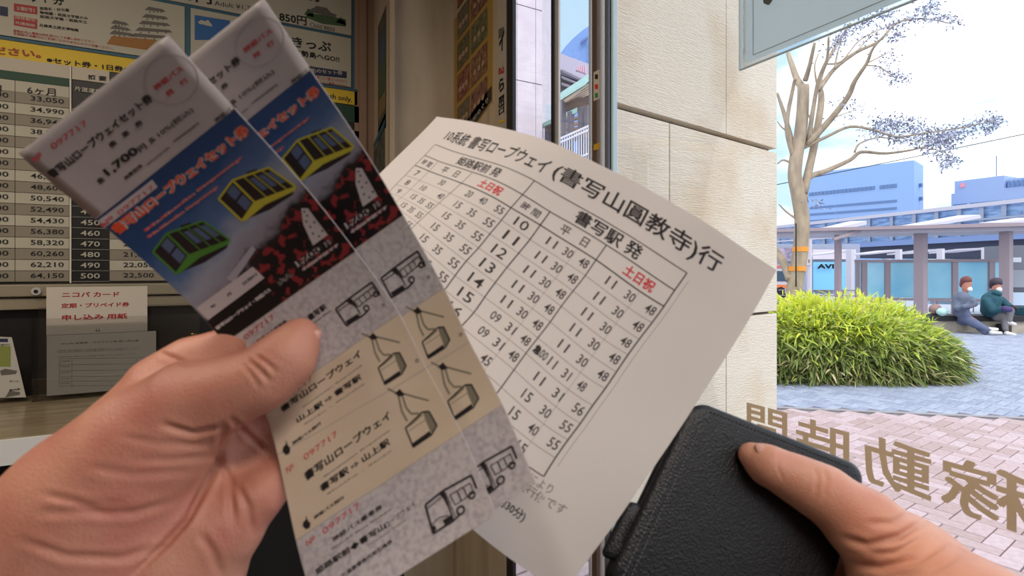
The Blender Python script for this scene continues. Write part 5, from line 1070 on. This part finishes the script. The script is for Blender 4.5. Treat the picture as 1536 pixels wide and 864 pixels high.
quad(1150, 376, 384, 1580, 355, 386, dkd, 'dark_underside', .2, 6)
for px in (1240, 1330, 1440, 1530): p = zat(px, 0, dk(px)+3); MB().tube([p, p+Vector((0, 0, 3))], .35, 12).build('column', sh_l, ed)
# steps of roof plates rising over the deck
for pts in ([(1232, 347), (1300, 331), (1300, 337), (1262, 345)], [(1380, 338), (1470, 322), (1472, 327), (1420, 336)], [(1500, 334), (1560, 326), (1560, 333), (1520, 337)]): MB().prism([P(x, y, 30) for x, y in pts], (.5, 1.2, .1)).build('canopy_plate', sh_l, ed)
# far buildings
def block(name, label, px0, y0, d0, px1, y1, d1, px2, d2, m, ybase=395):
    e = empty(name, P(px0, 400, d0), label, 'building'); e.location.z = 0
    A = P(px0, y0, d0); B = P(px1, y1, d1); A.z = B.z; Cc = B+Vector((12, 0, 0)) if d2 is None else P(px2, y1, d2); Cc.z = B.z; Dd = A+(Cc-B); bs = [Vector((q.x, q.y, 0)) for q in (A, B, Cc, Dd)]
    MB().prism(bs, (0, 0, B.z)).build('walls', m, e); return e, A, B, Cc
bl = mat('building_blue', C(140, 172, 220), .7); wb = mat('window_band_blue', C(92, 122, 170), .3)
e, A, B, Cc = block('office_block', 'large pale blue office block with long dark window bands, behind the tree', 1208, 262, 172, 1371, 240, 150, 1385, 158, bl)
dirn = (B-A).normalized(); nrm_ = Vector((dirn.y, -dirn.x, 0)); nrm_ = nrm_ if nrm_.dot(-ax_f) > 0 else -nrm_
def band(e, A, B, t0, t1, zc, h, m=wb, nm='window', th=.3): a_ = A.lerp(B, t0); b_ = A.lerp(B, t1); a_.z = b_.z = zc; MB().bar(a_+nrm_*.05, b_+nrm_*.05, th, h).build(nm, m, e)
zT_ = B.z
for i in range(22):
    if i != 17: band(e, A, B, .04+i*.0375, .04+i*.0375+.032, zT_*.795, 1.0)
for k, zz in enumerate((.66, .595, .53, .465, .40, .345)): band(e, A, B, .05, .30, zT_*zz, .55); band(e, A, B, .31, .86, zT_*zz, .6)
side_n = (Cc-B).normalized()
for zz in (.8, .68, .57, .46, .36): p = B.lerp(Cc, .55); p.z = zT_*zz; MB().box(p-Vector((.5, .9, .5)), p+Vector((.3, .3, .5))).build('window', wb, e)
MB().box(A.lerp(B, .1)+Vector((0, 0, 0)), A.lerp(B, .1)+Vector((.3, .3, .3))).build('roof_unit', bl, e)
bl2 = mat('building_lilac', C(150, 172, 214), .7)
e2, A, B, Cc = block('office_building', 'second pale blue office building with stepped roof and antenna, far right', 1427, 291, 151.5, 1620, 270, 128.3, 0, None, bl2)
dirn = (B-A).normalized(); nrm_ = Vector((dirn.y, -dirn.x, 0)); nrm_ = nrm_ if nrm_.dot(-ax_f) > 0 else -nrm_
for t0, t1 in ((.02, .14), (.17, .44), (.46, .98)): band(e2, A, B, t0, t1, B.z*.84, 1.2)
a_ = A.lerp(B, .03); b_ = A.lerp(B, .45); MB().prism([a_, b_, b_-nrm_*9, a_-nrm_*9], (0, 0, 3.4)).build('upper_storey', bl2, e2)
for i in range(12): band(e2, A, B, .48+i*.035, .48+i*.035+.022, B.z+.9, 1.6, m=wb)
a_ = A.lerp(B, .47); b_ = A.lerp(B, 1); MB().prism([a_-nrm_*1, b_-nrm_*1, b_-nrm_*9, a_-nrm_*9], (0, 0, 2.4)).build('parapet', bl2, e2)
p = A.lerp(B, .36)+Vector((0, 0, 3.2))-nrm_*2; MB().tube([p, p+Vector((0, 0, 6))], .12, 6).build('antenna', wb, e2)
p = A.lerp(B, .08)+Vector((0, 0, 2)); MB().bar(p+nrm_*.1, p+dirn*1.2+nrm_*.1, .1, 1.2).build('red_sign', mat('sign_pink', C(226, 150, 170)), e2)
# ================================================================ seen between the mullions on the left
tw_m = mat('tile_lilac_white', C(226, 214, 222), .6, col2=C(218, 204, 214), nscale=3)
tw = empty('tiled_building', P(795, 405, 13), 'pinkish white tiled building filling the left window strip', 'building'); tw.location.z = 0
a_ = zat(700, 0, 12.0); b_ = zat(813, 0, 13.0)
MB().prism([a_, b_, b_+ax_f*3-ax_r*.3, a_+ax_f*3], (0, 0, 16)).build('core', mat('tile_joint', C(130, 118, 132)), tw)
du = (b_-a_); wdn = Vector((du.y, -du.x, 0)).normalized(); wdn = wdn if wdn.dot(-ax_f) > 0 else -wdn
tpx = [700, 740, 775, 803, 813]
def tpos(px):
    a = (px-768)/FPX; r = Vector((a*cs+sn, cs-a*sn, 0)); det = r.x*du.y-r.y*du.x; t = (a_.x*du.y-a_.y*du.x)/det; return Vector((r.x*t, r.y*t, 0))
zs = [0, 1.4, 2.85, 3.15, 4.35, 6.0, 7.8, 9.6, 11.4, 13.2, 15, 16]
for x0, x1 in zip(tpx[:-1], tpx[1:]):
    for z0, z1 in zip(zs[:-1], zs[1:]):
        p0 = tpos(x0+.35)+wdn*.02; p1 = tpos(x1-.35)+wdn*.02; MB().prism([p0+Vector((0, 0, z0+.012)), p1+Vector((0, 0, z0+.012)), p1+Vector((0, 0, z1-.012)), p0+Vector((0, 0, z1-.012))], tuple(-wdn*.1)).build('wall_panel', tw_m, tw)
MB().prism([zat(811, 3.9, 13.4), zat(832, 3.9, 15.5), zat(832, 16, 15.5), zat(811, 16, 13.4)], tuple(ax_f)).build('return_wall', tw_m, tw)
# concrete beam
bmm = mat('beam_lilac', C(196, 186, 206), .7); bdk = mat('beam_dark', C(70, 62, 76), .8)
cbm = empty('concrete_beam_deck', P(850, 405, 17), 'lilac concrete parapet with dark layered underside above the stairs', 'overpass'); cbm.location.z = 0
def pr(pts, th, m, nm, par): return MB().prism([P(x, y, d) for x, y, d in pts], th).build(nm, m, par)
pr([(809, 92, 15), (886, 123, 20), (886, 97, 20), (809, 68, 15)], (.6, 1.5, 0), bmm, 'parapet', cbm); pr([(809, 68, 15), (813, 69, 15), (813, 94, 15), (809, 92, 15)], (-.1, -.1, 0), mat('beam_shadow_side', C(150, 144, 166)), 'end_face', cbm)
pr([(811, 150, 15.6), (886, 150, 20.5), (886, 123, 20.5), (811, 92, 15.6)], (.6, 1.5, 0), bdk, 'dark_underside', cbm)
for t in (0, 1, 2): pr([(842, 106+t*10, 16.6), (886, 126+t*7, 20.2), (886, 124+t*7, 20.2), (842, 103.5+t*10, 16.6)], (.1, .1, 0), mat('beam_line', C(140, 130, 144)), 'ledge', cbm)
pr([(811, 150, 15.6), (840, 150, 17), (840, 225, 17), (811, 225, 15.6)], (.4, 1, 0), mat('glazing_dark', C(86, 84, 104), .3), 'dark_glazing', cbm)
bx_ = pr([(813, 185, 14), (829, 180, 14.4), (829, 155, 14.4), (813, 158, 14)], (.5, .6, 0), mat('unit_pale', C(196, 206, 218)), 'wall_unit', None); tag(bx_, 'pale square wall unit beside the tiled building corner', 'wall unit')
fl_ = empty('pink_ornament', P(870, 105, 19), 'small pink cut-out ornament on the parapet', 'ornament')
for i in range(5): pr([(864+i*3.2, 105+i*1.2, 17.2), (866.5+i*3.2, 106+i, 17.2), (867+i*3, 98+abs(i-2), 17.2), (865+i*3, 97+abs(i-2), 17.2)], (.05, .1, 0), mat('pink', C(228, 186, 204)), 'petal', fl_)
# blue curved tower
gt = empty('curved_glass_tower', P(870, 200, 60), 'blue glass tower with a curved sloping top behind the parapet', 'building'); gt.location.z = 0
pr([(838, 84, 60), (848, 70, 60), (860, 57, 60), (873, 46, 60), (886, 37, 60), (896, 34, 60), (896, 424.5, 60), (838, 424.5, 60)], (6, 12, 0), mat('tower_blue', C(118, 150, 206), .35), 'glass_wall', gt)
pr([(871, 66, 59.5), (882, 58, 59.5), (882, 54, 59.5), (871, 62, 59.5)], (.1, .2, 0), mat('tower_sign', C(90, 110, 160)), 'louvre', gt); pr([(883.5, 60, 59.5), (884.5, 60, 59.5), (884.5, 105, 59.5), (883.5, 105, 59.5)], (.1, .2, 0), MATS['tower_sign'], 'seam', gt)
# covered stair
stc = empty('covered_stair', P(860, 405, 14), 'covered footbridge stair with mint roof edge and brown slatted ceiling', 'stair'); stc.location.z = 0
mint = mat('mint_edge', C(176, 218, 212), .5); slat = mat('slat_brown', C(150, 120, 98), .6); stl = mat('stair_steel', C(120, 116, 128), .5)
pr([(842, 146, 12), (886, 118, 10), (886, 109, 10), (842, 138, 12)], (.1, .3, 0), mint, 'roof_edge', stc)
for i in range(7): t = i/6; pr([(843+t*14, 151-t*4, 12.2), (888, 122+t*13, 10.3), (888, 125+t*13, 10.3), (846+t*14, 154-t*4, 12.2)], (.05, .12, 0), slat if i % 2 else mat('slat_light', C(206, 190, 170)), 'slat', stc)
pr([(842, 150, 12.4), (886, 121, 10.4), (890, 150, 10.8), (850, 160, 12.6)], (.1, .3, 0), mat('ceiling_brown', C(104, 84, 72)), 'ceiling', stc)
pr([(815, 190, 13.6), (866, 168, 12.6), (866, 161, 12.6), (815, 184, 13.6)], (.1, .3, 0), mint, 'lower_roof_edge', stc)
for px, d, y0 in ((844, 12.2, 150), (856, 12.8, 168), (872, 12.4, 150), (822, 13.6, 190), (829, 13.5, 188), (882, 12.2, 150)): p = P(px, y0, d); MB().box((p.x-.06, p.y-.06, 0), (p.x+.06, p.y+.06, p.z)).build('post', stl, stc)
for i in range(5): pr([(850, 178+i*7, 14.6), (888, 170+i*9, 14), (888, 174+i*9, 14), (850, 182+i*7, 14.6)], (.05, .1, 0), mat('brown_panel_%d' % (i % 2), C(188, 150, 126) if i % 2 else C(150, 128, 120)), 'siding_board', stc)
rl = empty('white_railing', P(862, 405, 11), 'white barred railing at the foot of the covered stair', 'railing'); rl.location.z = 0
whm = mat('rail_white', C(226, 226, 238), .5)
for dy in (0, 6, 40): MB().tube([P(840, 208+dy, 11), P(890, 186+dy*1.05, 10)], .022, 8).build('handrail', whm, rl)
for i in range(15): t = i/14; MB().tube([P(840+50*t, 209-22*t, lerp(11, 10, t)), P(840+50*t, 262-18*t, lerp(11, 10, t))], .010, 6).build('baluster', whm, rl)
bw = MB().prism([zat(836, 0, 19), zat(892, 0, 19), zat(892, 4.2, 19), zat(836, 4.2, 19)], (.3, 1, 0)).build('blue_glass_wall', mat('wall_blue_dark', C(108, 112, 160), .4, col2=C(70, 76, 120), nscale=3)); tag(bw, 'dark blue glazed wall behind the white railing', 'wall')
for o in list(bpy.data.objects):
    if '_w' in o: del o['_w']
